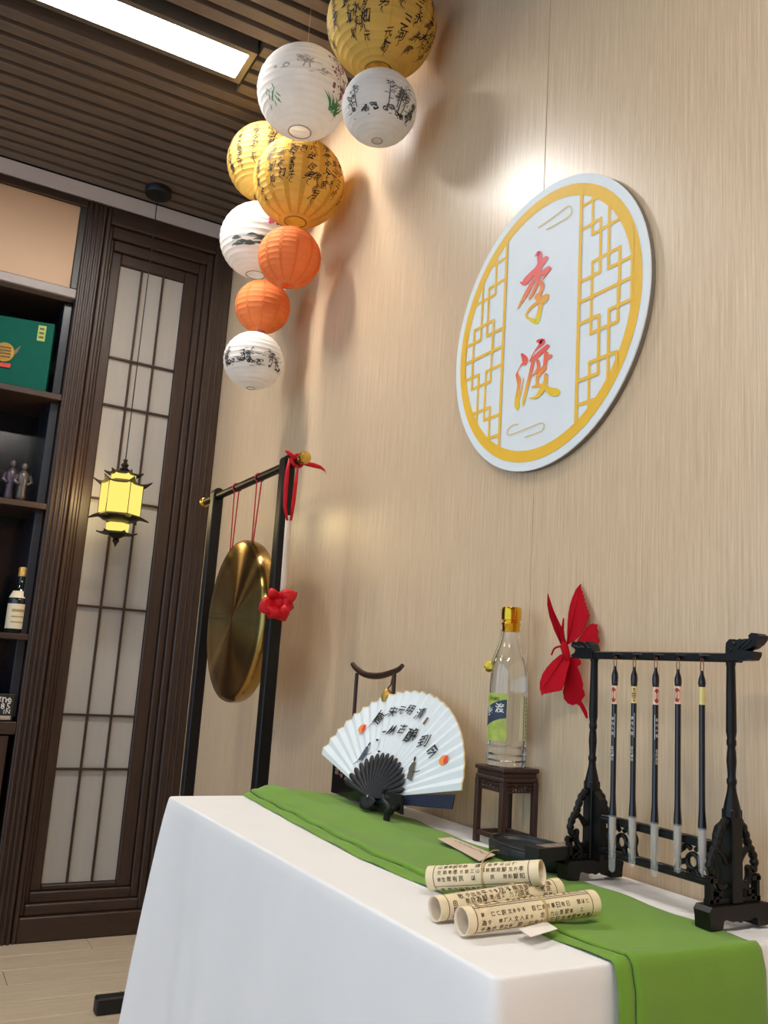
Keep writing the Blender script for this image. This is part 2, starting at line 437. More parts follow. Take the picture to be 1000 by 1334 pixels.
# slender grooves cut proud on the casing sides
for xx in (WX1 - .03, WX1 - .055):
    MB().bbox((xx - .004, YB - .004, .09), (xx + .004, YB + .002, WZ1 - .08), .0015).build('bead', M['dark'], win)
# glazing bars and panes
mz = [ony(185, 475, GY).z, ony(178, 535.5, GY).z, ony(165, 655, GY).z, ony(147, 792.5, GY).z, ony(128, 931.7, GY).z, ony(118, 1001.5, GY).z]
zs = [gz1] + mz + [gz0]; xs = [gx0 + (gx1 - gx0) * k / 3 for k in range(4)]
bw = .0042
for z in mz: MB().bbox((gx0, GY - .012, z - bw), (gx1, GY + .008, z + bw), .001).build('glazing_bar', M['darkh'], win)
for x in xs[1:3]: MB().bbox((x - bw, GY - .011, gz0), (x + bw, GY + .008, gz1), .001).build('glazing_bar', M['dark'], win)
for i in range(len(zs) - 1):
    for k in range(3):
        MB().box((xs[k] + bw * .5, GY, zs[i + 1] + bw * .5), (xs[k + 1] - bw * .5, GY + .006, zs[i] - bw * .5)).build('pane', M['frost'], win)

# ------------------------------------------------------------------ display cabinet on the left of the window
cab = thing('display_cabinet', 'dark walnut display cabinet with open shelves beside the lattice window', 'cabinet', (-1.2, YB, 0))
CX0, CX1 = -2.2, -.647; CXR = -.569; DY = 3.97
m = MB().bbox((CX1, YB + .004, 0), (CXR, DY, ZC - .068), .003); m.build('side_panel', M['dark'], cab)
for k in range(4):
    x = CX1 + .008 + k * .0185
    MB().bbox((x, YB - .006, .0), (x + .011, YB + .006, ZC - .07), .003).build('flute', M['dark'], cab)
MB().box((CX0, DY - .012, .78), (CX1, DY, ZC - .07)).build('back_panel', mat('dark_glass_back', rgb(14, 18, 24), .15, var=.1), cab)
MB().bbox((CX0 - .03, YB, 0), (CX0, DY, ZC - .07), .003).build('side_panel', M['dark'], cab)
MB().bbox((CX1 - .035, YB + .05, .8), (CX1 - .003, DY - .012, 2.47), .002).build('inner_side', mat('navy_inner', rgb(26, 32, 42), .3, var=.1), cab)
sz = [(2.07, .025), (1.622, .024), (1.112, .022), (.785, .045)]
for z, t_ in sz:
    MB().bbox((CX0, YB + .006, z - t_), (CX1 - .001, DY - .012, z), .002).build('shelf', M['darkh'], cab)
# upper beige door in its dark frame
pz1 = 2.885; pz0 = 2.520; px1 = -.675
MB().bbox((CX0, YB, pz1), (CX1, YB + .05, ZC - .07), .003).build('top_rail', M['darkh'], cab)
MB().bbox((px1, YB + .004, pz0), (CX1, YB + .05, pz1), .003).build('door_stile', mat('dark_green_stile', rgb(46, 42, 38), .4, var=.1), cab)
dl = MB().bbox((CX0, YB + .012, pz0), (px1, YB + .03, pz1), .002).build('upper_door', mat('beige_door', rgb(196, 160, 126), .5, var=.03, vscale=(2, 40, 2)), cab)
MB().bbox((CX0, YB, 2.478), (CX1, YB + .06, pz0), .004).build('lower_rail', mat('grey_rail', rgb(120, 104, 98), .35, var=.05), cab)
MB().bbox((CX0, YB + .01, .02), (CX1 - .022, YB + .03, .735), .003).build('lower_door', M['dark'], cab)
MB().bbox((CX0, YB + .03, 0), (CX1, DY, .02), .002).build('plinth', M['darkh'], cab)
MB().bbox((CX0, YB + .06, 2.48), (CX1, DY, 2.50), .002).build('top_board', M['darkh'], cab)

# ================================================================== CABINET CONTENTS
# green gift box, turned a little
bt = thing('gift_box', 'dark green gift box with gold medallion on the top open shelf', 'box', (-.79, 3.70, 2.071))
pr_ = Vector((-.708, 3.635, 0)); ang = math.radians(168)
bx = Vector((math.cos(ang), math.sin(ang), 0)); by = Vector((-bx.y, bx.x, 0))
if by.y < 0: by = -by
def bfr(x, y, z): return pr_ + bx * x + by * y + Vector((0, 0, z))
M['green_box'] = mat('green_box', rgb(0, 84, 68), .6, var=.05, spec=.15)
def obox(mb, fr, a, b):
    (x0, y0, z0), (x1, y1, z1) = a, b
    mb.add([fr(x0, y0, z0), fr(x1, y0, z0), fr(x1, y1, z0), fr(x0, y1, z0), fr(x0, y0, z1), fr(x1, y0, z1), fr(x1, y1, z1), fr(x0, y1, z1)],
           [(0, 3, 2, 1), (4, 5, 6, 7), (0, 1, 5, 4), (1, 2, 6, 5), (2, 3, 7, 6), (3, 0, 4, 7)]); return mb
m = MB(); obox(m, bfr, (0, 0, 2.071), (.36, .055, 2.365)); m.build('lid', M['green_box'], bt)
m = MB(); obox(m, bfr, (.003, .057, 2.071), (.357, .105, 2.360)); m.build('tray', mat('green_box_deep', rgb(0, 56, 44), .4, var=.05), bt)
m = MB(); cxx, czz = .172, 2.215
m.prism([(cxx + .038 * math.cos(a * PI / 12), czz + .040 * math.sin(a * PI / 12)) for a in range(24)], lambda x, z, d: bfr(x, -d, z), .004)
md = m.build('medallion', M['brass'], bt)
m = MB()
for k in range(4): obox(m, bfr, (cxx - .024, -.0052, czz - .022 + k * .013), (cxx + .024, -.004, czz - .016 + k * .013))
m.build('medallion_lines', mat('medallion_brown', rgb(96, 70, 40), .5, var=.1), md)
m = MB(); obox(m, bfr, (cxx - .03, -.005, czz - .062), (cxx + .02, 0, czz - .045)); m.build('red_ribbon', mat('ribbon_red', rgb(200, 60, 50), .5, var=.05), bt)
for sx in (-1, 1):
    m = MB(); m.prism([(cxx + sx * .036, czz + .012), (cxx + sx * .056, czz + .036), (cxx + sx * .048, czz + .010), (cxx + sx * .040, czz - .004)], lambda x, z, d: bfr(x, -d, z), .003)
    m.build('wing', mat('bronze_wing', rgb(130, 110, 90), .4, .6, var=.05), bt)
m = MB(); obox(m, bfr, (.030, -.002, 2.285), (.060, 0, 2.350)); lb = m.build('gold_label', mat('label_gold', rgb(150, 160, 84), .4, .3, var=.1), bt)
m = MB()
for k in range(3): obox(m, bfr, (.036, -.003, 2.296 + k * .018), (.054, -.002, 2.304 + k * .018))
m.build('label_print', mat('label_dark', rgb(60, 84, 50), .6, var=.1), lb)

# two small grey figures on the middle shelf
def figure(x, y, h, lab, col):
    t = thing('figurine', lab, 'figurine', (x, y, 1.622), 'grey figures on the middle shelf')
    mm = mat('grey_pewter', col, .35, .3, var=.1)
    MB().lathe([(.018, 0), (.02, .006), (.017, .012)], (x, y, 1.622), 16).build('base', M['black'], t)
    MB().lathe([(.014, .012), (.020, .03), (.017, h * .35), (.022, h * .55), (.024, h * .66), (.014, h * .76), (.007, h * .80)], (x, y, 1.622), 16).build('robe', mm, t, True)
    MB().sphere((x, y, 1.622 + h * .88), h * .075, 12, (1, 1, 1.25)).build('head', mm, t, True)
    for s in (-1, 1):
        MB().tube([(x + s * .022, y, 1.622 + h * .68), (x + s * .032, y - .006, 1.622 + h * .52), (x + s * .016, y - .02, 1.622 + h * .45)], [.008, .008, .006]).build('sleeve', mm, t, True)
figure(-.735, 3.72, .175, 'grey pewter figure on the middle shelf nearest the window', rgb(92, 84, 82))
figure(-.775, 3.76, .190, 'taller mauve-grey figure behind the pewter one on the shelf', rgb(84, 70, 80))

def wine_bottle(x, y, z, h, lab, glass, label_col, capcol, band=True):
    t = thing('liquor_bottle', lab, 'bottle', (x, y, z), 'bottles in the display cabinet'); r = h * .155
    pf = [(r * .9, 0), (r, .006), (r, h * .48), (r * .95, h * .54), (r * .62, h * .64), (r * .40, h * .70), (r * .36, h * .86), (r * .42, h * .865), (r * .42, h * .89)]
    MB().lathe(pf, (x, y, z), 28).build('glass', glass, t, True, 50)
    MB().lathe([(r * .46, h * .86), (r * .44, h * .99), (r * .40, h)], (x, y, z), 20).build('cap', capcol, t, True, 40)
    MB().lathe([(r * 1.012, h * .07), (r * 1.012, h * .44)], (x, y, z), 28, cap=False).build('label', label_col, t, True)
    if band:
        MB().lathe([(r * .99, h * .53), (r * .70, h * .635)], (x, y, z), 28, cap=False).build('neck_label', label_col, t, True)
        m = MB()
        for k in range(3):
            zz = z + h * (.16 + .08 * k)
            vs = []; 
            for a in range(9):
                th = -PI / 2 - .7 + a * 1.2 / 8
                vs += [(x + r * 1.02 * math.cos(th), y + r * 1.02 * math.sin(th), zz), (x + r * 1.02 * math.cos(th), y + r * 1.02 * math.sin(th), zz + h * (.018 if k < 2 else .04))]
            m.add(vs, [(2 * i, 2 * i + 1, 2 * i + 3, 2 * i + 2) for i in range(8)])
        m.build('label_print', mat('label_brown', rgb(170, 140, 80), .6, var=.1), t)
p = ony(20, 816, 3.68)
wine_bottle(p.x + .002, 3.68, 1.1125, .258, 'dark brandy bottle with cream label and gold cap on the lower shelf', mat('dark_green_glass', rgb(20, 24, 18), .08, var=.05, coat=.5), mat('cream_label', rgb(222, 206, 176), .6, var=.04), mat('gold_cap', rgb(206, 160, 80), .3, .5, var=.05))
wine_bottle(p.x - .125, 3.70, 1.1125, .24, 'green bottle at the photo edge, left of the brandy bottle', mat('olive_glass', rgb(40, 62, 36), .1, var=.05, coat=.5), mat('olive_label', rgb(120, 120, 84), .6, var=.05), mat('olive_cap', rgb(40, 50, 34), .4, var=.05), False)
# tan vase and lettered plaque on the lowest open shelf
t = thing('vase', 'tan ceramic vase at the photo edge on the lowest open shelf', 'vase', (-.775, 3.70, .7855))
MB().lathe([(.03, 0), (.045, .02), (.056, .08), (.05, .15), (.03, .19), (.026, .21), (.032, .225), (.026, .224), (.02, .2)], (-.775, 3.70, .7855), 28).build('body', mat('tan_glaze', rgb(196, 150, 96), .35, var=.12), t, True, 60)
MB().lathe([(.0285, .19), (.0315, .196), (.0285, .202)], (-.775, 3.70, .7855), 28, cap=False).build('neck_band', mat('brown_glaze', rgb(120, 80, 44), .4, var=.1), t, True)
t = thing('name_plaque', 'small dark plaque with white lettering in front of the tan vase', 'plaque', (-.72, 3.615, .7855))
MB().bbox((-.90, 3.612, .7855), (-.664, 3.632, .886), .002).build('board', mat('plaque_green_black', rgb(28, 32, 28), .4, var=.1), t)
m = MB()
for ln, zz, s_ in (('KWBourgogne', .865, .020), ('VM 1985', .842, .024), ('OREXTS  IN', .822, .016)):
    for i, ch in enumerate(reversed(ln)):
        glyph(m, ch, lambda x, z: Vector((x, 3.6112, z)), -.684 - i * s_ * .85, zz, s_)
m.build('lettering', mat('plaque_white', rgb(210, 206, 200), .6, var=.05), t)
MB().bbox((-.88, 3.6085, .792), (-.672, 3.612, .806), .001).build('base_strip', mat('plaque_silver', rgb(180, 170, 158), .4, .4, var=.05), t)

# ================================================================== PENDANT LANTERN
PY = 3.46
pt = ony(158, 645, PY); PX = pt.x
t = thing('pendant_lantern', 'lit yellow pagoda pendant lantern hanging before the lattice window', 'lamp', (PX, PY, pt.z))
k_ = PY / 3.5
def Zp(v): return ony(160, v, PY).z
z_top, z_r1, z_r2, z_b, z_f1, z_f2, z_tip = Zp(598), Zp(616), Zp(630), Zp(674), Zp(683), Zp(697), Zp(715)
M['bronze'] = mat('dark_bronze', rgb(58, 50, 38), .4, .7, var=.15, vscale=(60, 60, 60))
M['lan_on'] = emis_mat('lantern_glass_lit', (1.0, .78, .17), .85)
MB().lathe([(.001, 0), (.052, 0), (.055, .004), (.055, .026), (.050, .030), (.001, .030)], (PX, PY, ZC - .031), 28).build('ceiling_canopy', M['black'], t, True, 40)
MB().tube([(PX, PY, ZC - .03), (PX, PY, z_top)], .0022, 6).build('cord', M['black'], t)
PR = math.radians(40)
def hexring(mb, rows, rot=PR, n=6, c=(PX, PY)):
    P = [[Vector((c[0] + r * math.cos(rot + 2 * PI * k / n), c[1] + r * math.sin(rot + 2 * PI * k / n), z)) for k in range(n)] for r, z in rows]
    mb.grid(P, True); mb.add(P[0], [tuple(range(n))]); mb.add(P[-1], [tuple(range(n))])
def roof(name, z0, r0, r1, h, lift, up=1):
    """hexagonal eave with upswept corners"""
    n = 36; m = MB(); rows = []
    for j in range(6):
        f = j / 5; row_ = []
        for k in range(n):
            a = 2 * PI * k / n; ca = ((a - PR) % (PI / 3)) - PI / 6
            hexr = math.cos(PI / 6) / math.cos(ca); cn = abs(ca) / (PI / 6)
            r = (r1 + (r0 - r1) * f) * hexr * (1 + .16 * (f ** 3) * cn ** 6)
            z = z0 + up * (h * (1 - f) ** 1.6 + lift * (f ** 3) * cn ** 6)
            row_.append(Vector((PX + r * math.cos(a), PY + r * math.sin(a), z)))
        rows.append(row_)
    m.grid(rows, True)
    low = [q - Vector((0, 0, .005)) for q in rows[-1]]; m.grid([rows[-1], low], True)
    m.grid([low, [Vector((PX + r1 * .8 * math.cos(2 * PI * k / n), PY + r1 * .8 * math.sin(2 * PI * k / n), z0 - .004 if up > 0 else z0 + .0)) for k in range(n)]], True)
    m.add(rows[0], [tuple(range(n))])
    return m.build(name, M['bronze'], t, True, 40)
MB().lathe([(.012, 0), (.020, .004), (.010, .012), (.016, .022), (.007, .032), (.009, .044), (.003, z_top - z_r1 - .012), (.001, z_top - z_r1)], (PX, PY, z_r1 + .010), 16).build('finial', M['bronze'], t, True, 50)
roof('upper_roof', z_r1 - .006, .066, .014, .020, .012)
m = MB(); hexring(m, [(.046, z_r2 + .012), (.048, z_r1 - .006)]); m.build('upper_glass', M['lan_on'], t)
roof('main_roof', z_r2 - .004, .098, .046, .016, .020)
R6 = .080
hz0, hz1 = z_b + .004, z_r2 - .004
for k in range(6):
    a0 = PR + k * PI / 3; a1 = a0 + PI / 3
    q = [Vector((PX + R6 * math.cos(a), PY + R6 * math.sin(a), z)) for a, z in ((a0, hz0), (a1, hz0), (a1, hz1), (a0, hz1))]
    MB().add(q, [(0, 1, 2, 3)]).build('glass_panel', M['lan_on'], t)
    MB().tube([(PX + (R6 + .001) * math.cos(a0), PY + (R6 + .001) * math.sin(a0), hz0), (PX + (R6 + .001) * math.cos(a0), PY + (R6 + .001) * math.sin(a0), hz1)], .0016, 6).build('corner_bar', M['bronze'], t)
roof('base_eave', z_b + .002, .100, .070, .012, -.012)
MB().lathe([(.070, 0), (.080, -.006), (.062, -.018), (.040, -.024)], (PX, PY, z_b + .002), 24).build('base_bowl', M['bronze'], t, True, 50)
m = MB(); hexring(m, [(.042, z_f2 + .006), (.044, z_f1)]); m.build('lower_glass', M['lan_on'], t)
roof('lower_eave', z_f2 + .004, .068, .040, .006, .006)
MB().lathe([(.040, 0), (.024, -.014), (.010, -.022), (.014, -.030), (.006, -.042), (.001, z_tip - z_f2)], (PX, PY, z_f2 + .004), 16).build('drop_finial', M['bronze'], t, True, 50)
ld = bpy.data.lights.new('pendant_bulb', 'POINT'); ld.energy = 2.2; ld.color = (1, .75, .35); ld.shadow_soft_size = .05
lo = bpy.data.objects.new('pendant_bulb', ld); COL.objects.link(lo); lo.parent = t; lo.location = (-.105, -.045, 0)

# ================================================================== PAPER LANTERNS
def lantern(u, v, dpx, D, label, paper, ribs, up_z, wire='wire', open_r=.24, rot=0., squash=.97):
    c = CAM + ray(u, v) * (D * FPX / dpx); R = D / 2
    t = thing('paper_lantern', label, 'lantern', c, 'paper lanterns hanging by the wall')
    n = 56; e0 = math.acos(open_r); rows = []
    N = ribs * 5
    for j in range(N + 1):
        e = -e0 + 2 * e0 * j / N
        t4_ = (j % 5) / 5; dip = .013 * 4 * t4_ * (1 - t4_)
        rr = R * (1 - dip)
        row_ = []
        for k in range(n):
            a = 2 * PI * k / n
            row_.append(c + Vector((rr * math.cos(e) * math.cos(a), rr * math.cos(e) * math.sin(a), rr * squash * math.sin(e))))
        rows.append(row_)
    sh = MB().grid(rows, True).build('shade', paper, t, True, 20)
    for s in (-1, 1):
        z = c.z + s * R * squash * math.sin(e0); r = R * open_r
        o = MB().tube([(c.x + r * math.cos(2 * PI * k / 28), c.y + r * math.sin(2 * PI * k / 28), z) for k in range(28)], R * .013, 6, True).build('rim_ring', M[wire], t, True)
    # wire spreader inside
    r = R * open_r; zt = c.z + R * squash * math.sin(e0); zb = c.z - R * squash * math.sin(e0)
    MB().tube([(c.x - r, c.y, zb), (c.x - r * .9, c.y, zt), (c.x + r * .9, c.y, zt), (c.x + r, c.y, zb)], R * .009, 6).build('spreader_wire', M[wire], t)
    MB().tube([(c.x, c.y, zt), (c.x, c.y, up_z)], .0007, 5).build('hanging_thread', M['stick'], t)
    th = Vector((CAM.x - c.x, CAM.y - c.y, 0)).normalized(); rh = Vector((-th.y, th.x, 0))
    vel = .80 * math.degrees(math.atan2(c.z - CAM.z, math.hypot(c.x - CAM.x, c.y - CAM.y)))
    def fm(a, e, off=.004, tilt=True):
        a = math.radians(a); e = math.radians(e - (vel if tilt else 0)); q = R * (1 + off)
        return c + (th * math.cos(a) + rh * math.sin(a)) * (q * math.cos(e)) + Vector((0, 0, q * squash * math.sin(e)))
    return t, sh, fm, c, R
def calli(sh, fm, cols, size=13., seed=1):
    rr = random.Random(seed)
    for a, e_top, txt in cols:
        e = e_top; m = MB()
        for ch in txt:
            s = size * rr.uniform(.66, 1.12); ce_ = max(.5, math.cos(math.radians(e - 22)))
            glyph(m, ch, lambda x, y, a=a, e=e, ce_=ce_: fm(a + (x - a) / ce_, y), a + rr.uniform(-1.5, 1.5), e, s, rr.uniform(-.2, .2), rr.uniform(.1, .55), .82, .11, rr.uniform(0, 6))
            # a running tail between the characters
            if rr.random() < .8:
                stroke(m, [(a + rr.uniform(-3, 3), e - s * .45, 1.2), (a + rr.uniform(-4, 2), e - s * .75, .9), (a + rr.uniform(-2, 4), e - s * .95, .4)], fm, 1, 3, caps=False)
            e -= s * rr.uniform(1.1, 1.3)
        m.build('calligraphy', M['ink'], sh)
def pleat_lines(sh, fm, angles, m_, wdt=1.3):
    m = MB()
    for a in angles: stroke(m, [(a, e, wdt) for e in range(-70, 71, 10)], lambda x, y: fm(x, y, .003, False), 1, 1, False, caps=False)
    m.build('glue_seam', m_, sh)
def ink_scene(sh, fm, seed, span, mcol, lo=-8, hi=30, trees=5, rocks=7, lines=8):
    rr = random.Random(seed); m = MB()
    for _ in range(trees):
        a = rr.uniform(-span, span); e = rr.uniform(lo, lo + 8); h = rr.uniform(.6, 1.) * (hi - lo)
        stroke(m, [(a, e, 1.3), (a + rr.uniform(-2, 2), e + h * .5, 1.0), (a + rr.uniform(-4, 4), e + h, .5)], fm, 1.6, 3)
        for _ in range(7):
            f = rr.uniform(.35, 1); s = rr.choice((-1, 1)); l = rr.uniform(3, 9)
            stroke(m, [(a, e + h * f, .8), (a + s * l * .6, e + h * f + l * .4, .6), (a + s * l, e + h * f + rr.uniform(0, l * .6), .3)], fm, 1.6, 3, caps=False)
            for _ in range(3):
                x = a + s * l * rr.uniform(.4, 1.1); yv = e + h * f + rr.uniform(-2, 4)
                stroke(m, [(x, yv, .5), (x + rr.uniform(-2, 2), yv + rr.uniform(-1, 1), 1.2), (x + rr.uniform(-3, 3), yv + rr.uniform(-1, 1), .3)], fm, 1.6, 2, caps=False)
    for _ in range(rocks):
        a = rr.uniform(-span, span); e = lo + rr.uniform(-3, 5); r = rr.uniform(2.5, 6)
        for _ in range(6):
            t0 = rr.uniform(0, 6.28); rx = r * rr.uniform(.4, 1)
            stroke(m, [(a + rx * math.cos(t0 + q * .5), e + rx * .6 * math.sin(t0 + q * .5), rr.uniform(.3, 1.5)) for q in range(5)], fm, 1.6, 3, caps=False)
    for _ in range(lines):
        a = rr.uniform(-span, span); e = rr.uniform(lo - 10, hi); l = rr.uniform(4, 14)
        stroke(m, [(a, e, .3), (a + l * .5, e + rr.uniform(-1, 1), .8), (a + l, e + rr.uniform(-1, 1), .2)], fm, 1.6, 3, caps=False)
    m.build('ink_drawing', mcol, sh)['kind'] = 'stuff'

t1, sh, fm, c1, R1 = lantern(497, 32, 143, .30, 'largest gold paper lantern with black calligraphy, top of the cluster by the ceiling', M['gold_paper'], 20, ZC, 'wire_gold')
calli(sh, fm, [(-40, 48, '元願野如知'), (-20, 52, '二里明月知元'), (0, 52, '河往回男'), (21, 54, '來荷元家'), (42, 52, '喜河三永'), (64, 40, '願山高水'), (84, 30, '春江花月'), (-62, 42, '天地玄黃'), (-88, 40, '宇宙洪荒'), (130, 30, '日月'), (180, 30, '清風明'), (-30, 10, '水知'), (10, -14, '元願'), (52, -6, '永家'), (30, 2, '三河'), (73, 10, '月江')], 12.5, 3)
pleat_lines(sh, fm, [-62, -26, 10, 50, 78, 118, 154, 190, 226, 262], paper_mat('gold_seam', rgb(226, 184, 88), .30))
t2, sh, fm, c2, R2 = lantern(395, 121, 120, .27, 'large white paper lantern with plum blossom and green leaves, left of the top gold lantern', M['white_paper'], 18, ZC)
m = MB(); g = MB(); p_ = MB(); rr = random.Random(4)
for k in range(9): stroke(m, [(46 + k * 2.2, 50 - k * 7, 1.6), (48 + k * 2 + rr.uniform(-6, 6), 44 - k * 7, 1.1), (50 + k * 2 + rr.uniform(-14, 10), 36 - k * 7, .4)], fm, 1, 3)
for k in range(46):
    a = 42 + rr.uniform(-14, 22); e = rr.uniform(4, 54); s = rr.uniform(1.2, 2.8); a += (54 - e) * .25
    p_.add([fm(a + s * math.cos(q * PI / 4), e + s * math.sin(q * PI / 4), .006) for q in range(8)], [tuple(range(8))])
for k in range(26):
    a = 58 + rr.uniform(-10, 10); l = rr.uniform(8, 18); d = rr.uniform(-1.2, 1.2)
    stroke(g, [(a, -14, .6), (a + l * .5 * d * .6, -14 + l * .5, 2.2), (a + l * d, -14 + l, .3)], fm, 1, 3, caps=False)
for k in range(16):
    a = -52 + rr.uniform(-12, 12); e = rr.uniform(-14, 8); d = rr.uniform(-1, 1)
    stroke(g, [(a, e, .4), (a + 4 * d, e - 4, 1.7), (a + 8 * d, e - 7, .3)], fm, 1, 3, caps=False)
m.build('plum_branch', M['ink_plum'], sh); p_.build('plum_blossom', M['ink_plum'], sh); g.build('green_leaves', M['ink_green'], sh)
ink_scene(sh, fm, 9, 40, mat('pale_ink', rgb(186, 182, 178), .8, var=.1), 20, 40, 2, 3, 8)
t3, sh, fm, c3, R3 = lantern(494, 141, 98, .20, 'small white paper lantern with ink trees under the top gold lantern', M['white_paper'], 18, c1.z - R1 * .94, open_r=.14)
ink_scene(sh, fm, 21, 62, M['ink_grey'], -6, 34, 7, 14, 14); ink_scene(sh, fm, 22, 70, M['ink'], -8, 20, 3, 9, 6)
t4, sh, fm, c4, R4 = lantern(348, 213, 104, .285, 'gold calligraphy lantern half hidden at the left of the cluster', M['gold_paper'], 20, ZC, 'wire_gold')
calli(sh, fm, [(-70, 45, '願野知如來'), (-46, 50, '成來百里元'), (-22, 54, '元明月河願'), (2, 50, '往回男家'), (26, 40, '三永河'), (50, 40, '荷東來'), (110, 40, '天地玄'), (170, 30, '日月洪')], 12, 5)
t5, sh, fm, c5, R5 = lantern(389, 238, 118, .295, 'gold calligraphy lantern above the brighter orange one, middle of the cluster', M['gold_paper'], 20, ZC, 'wire_gold')
calli(sh, fm, [(-64, 44, '宇野知如洪天'), (-38, 50, '成來願如知'), (-10, 58, '元二百堂明元'), (14, 58, '河六往回男'), (36, 54, '東來荷元家'), (60, 50, '元喜河三永'), (84, 30, '春江花月'), (130, 30, '山高'), (190, 30, '清風明月'), (-24, 30, '願野知'), (25, 6, '家永月'), (48, 34, '喜三水'), (2, 40, '明')], 11.5, 6)
pleat_lines(sh, fm, [-70, -45, -18, 6, 28, 52, 78, 120, 160, 200, 240], paper_mat('gold_seam_dark', rgb(226, 178, 76), .30), 8)
t6, sh, fm, c6, R6_ = lantern(337, 314, 101, .27, 'white lantern with pink blossom and ink hills behind the orange lantern', M['white_paper'], 18, c4.z - R4 * .94)
m = MB(); rr = random.Random(11)
for k in range(40):
    a = rr.uniform(-50, 60); e = -4 + rr.uniform(-5, 7) + a * .08
    stroke(m, [(a, e, .5), (a + 8, e + rr.uniform(-1, 2), rr.uniform(1, 4.5)), (a + 18, e + rr.uniform(-2, 2), .3)], fm, 1, 3, caps=False)
m.build('ink_hills', mat('hill_ink', rgb(86, 92, 86), .8, var=.25), sh)
m = MB()
for k in range(16):
    a = 22 + rr.uniform(-10, 9); e = 28 + rr.uniform(-4, 4); s = rr.uniform(1.5, 3)
    m.add([fm(a + s * math.cos(q * PI / 4), e + s * math.sin(q * PI / 4), .005) for q in range(8)], [tuple(range(8))])
m.build('pink_blossom', M['ink_pink'], sh)
ink_scene(sh, fm, 15, 50, mat('soft_ink', rgb(176, 178, 176), .8, var=.1), 2, 26, 2, 4, 10)
t7, sh, fm, c7, R7 = lantern(377, 336, 82, .20, 'larger orange paper lantern right below the gold calligraphy lantern', M['orange_paper'], 15, c5.z - R5 * .94, open_r=.2)
pleat_lines(sh, fm, [-78, -48, -18, 12, 42, 72, 120, 180, 240], paper_mat('orange_seam', rgb(244, 138, 74), .30), 5)
t8, sh, fm, c8, R8 = lantern(342, 400, 72, .19, 'smaller orange paper lantern just above the lowest white lantern', M['orange_paper'], 14, c6.z - R6_ * .94, open_r=.18)
pleat_lines(sh, fm, [-70, -35, 0, 35, 70, 120, 180, 240], paper_mat('orange_seam_soft', rgb(246, 142, 78), .30), 5)
t9, sh, fm, c9, R9 = lantern(330, 470, 78, .20, 'lowest white paper lantern with black ink village drawing', M['white_paper'], 16, c8.z - R8 * .95, open_r=.14)
ink_scene(sh, fm, 31, 70, M['ink_grey'], -6, 26, 6, 16, 16); ink_scene(sh, fm, 32, 72, M['ink'], -6, 14, 3, 14, 8)

# ================================================================== ROUND SIGN
SY, SZ, SR = 1.3736, 1.791, .3112
SX = -.014
LIFT[0] = Vector((-1, 0, 0))
sg = thing('round_sign', 'round white wall sign with yellow lattice print and two brush characters', 'sign', (0, SY, SZ))
n = 96
m = MB()
ringp = lambda r, x: [Vector((x, SY - r * math.cos(2 * PI * k / n), SZ + r * math.sin(2 * PI * k / n))) for k in range(n)]
m.grid([ringp(SR, SX + .003), ringp(SR, -.001)], True); m.add(ringp(SR, -.001), [tuple(range(n))]); m.build('board_core', M['sign_edge'], sg)
m = MB(); m.grid([ringp(SR, SX + .003), ringp(SR, SX)], True); m.add(ringp(SR, SX), [tuple(range(n))]); m.build('board_face', M['sign_white'], sg)
m = MB(); m.grid([ringp(.2925, SX - .0006), ringp(.268, SX - .0006)], True); m.build('printed_ring', M['sign_yellow'], sg)
def spx(ox, oy, sc, lay=.0008):
    def f(x, y): return onx(ox + x * sc, oy + y * sc, SX - lay)
    return f
def lat(paths, ox, oy, sc, m, wd):
    f2 = lambda a, b: Vector((SX - .0008, SY - a, SZ + b))
    for P in paths:
        Q = []
        for x, y in P:
            q = onx(ox + x * sc, oy + y * sc, SX); Q.append((-(q.y - SY), q.z - SZ, wd))
        Q = [(a * min(1, .279 / math.hypot(a, b)), b * min(1, .279 / math.hypot(a, b)), w_) for a, b, w_ in Q]
        # snap to the grid directions of the print
        for i in range(len(Q) - 1):
            (a, b, w_), (c, d, _) = Q[i], Q[i + 1]
            if abs(a - c) < abs(b - d) * .3: Q[i + 1] = (a if i else (a + c) / 2, d, w_); Q[i] = ((a if i else (a + c) / 2), b, w_)
            elif abs(b - d) < abs(a - c) * .3: Q[i + 1] = (c, b if i else (b + d) / 2, w_); Q[i] = (a, (b if i else (b + d) / 2), w_)
        for i in range(len(Q) - 1):
            # clip to the ring
            stroke(m, [Q[i], Q[i + 1]], f2, 1, 1, False, caps=True)
m = MB()
lat([[(145, 325), (360, 190)], [(258, 140), (250, 610), (520, 440), (518, 290)], [(130, 580), (328, 445), (318, 985), (115, 1110)], [(425, 215), (412, 945), (690, 790)], [(120, 1290), (705, 1000)], [(655, 560), (650, 1334)]], 740, 225, .1311, m, .0072)
lat([[(205, 318), (455, 195), (465, -165)], [(95, 235), (285, 140), (270, 680), (85, 755)], [(590, 0), (375, 90), (355, 830)], [(450, 640), (455, 475), (195, 585), (190, 1070)], [(75, 985), (310, 895)], [(590, 0), (585, 200)]], 740, 390, .1425, m, .0072)
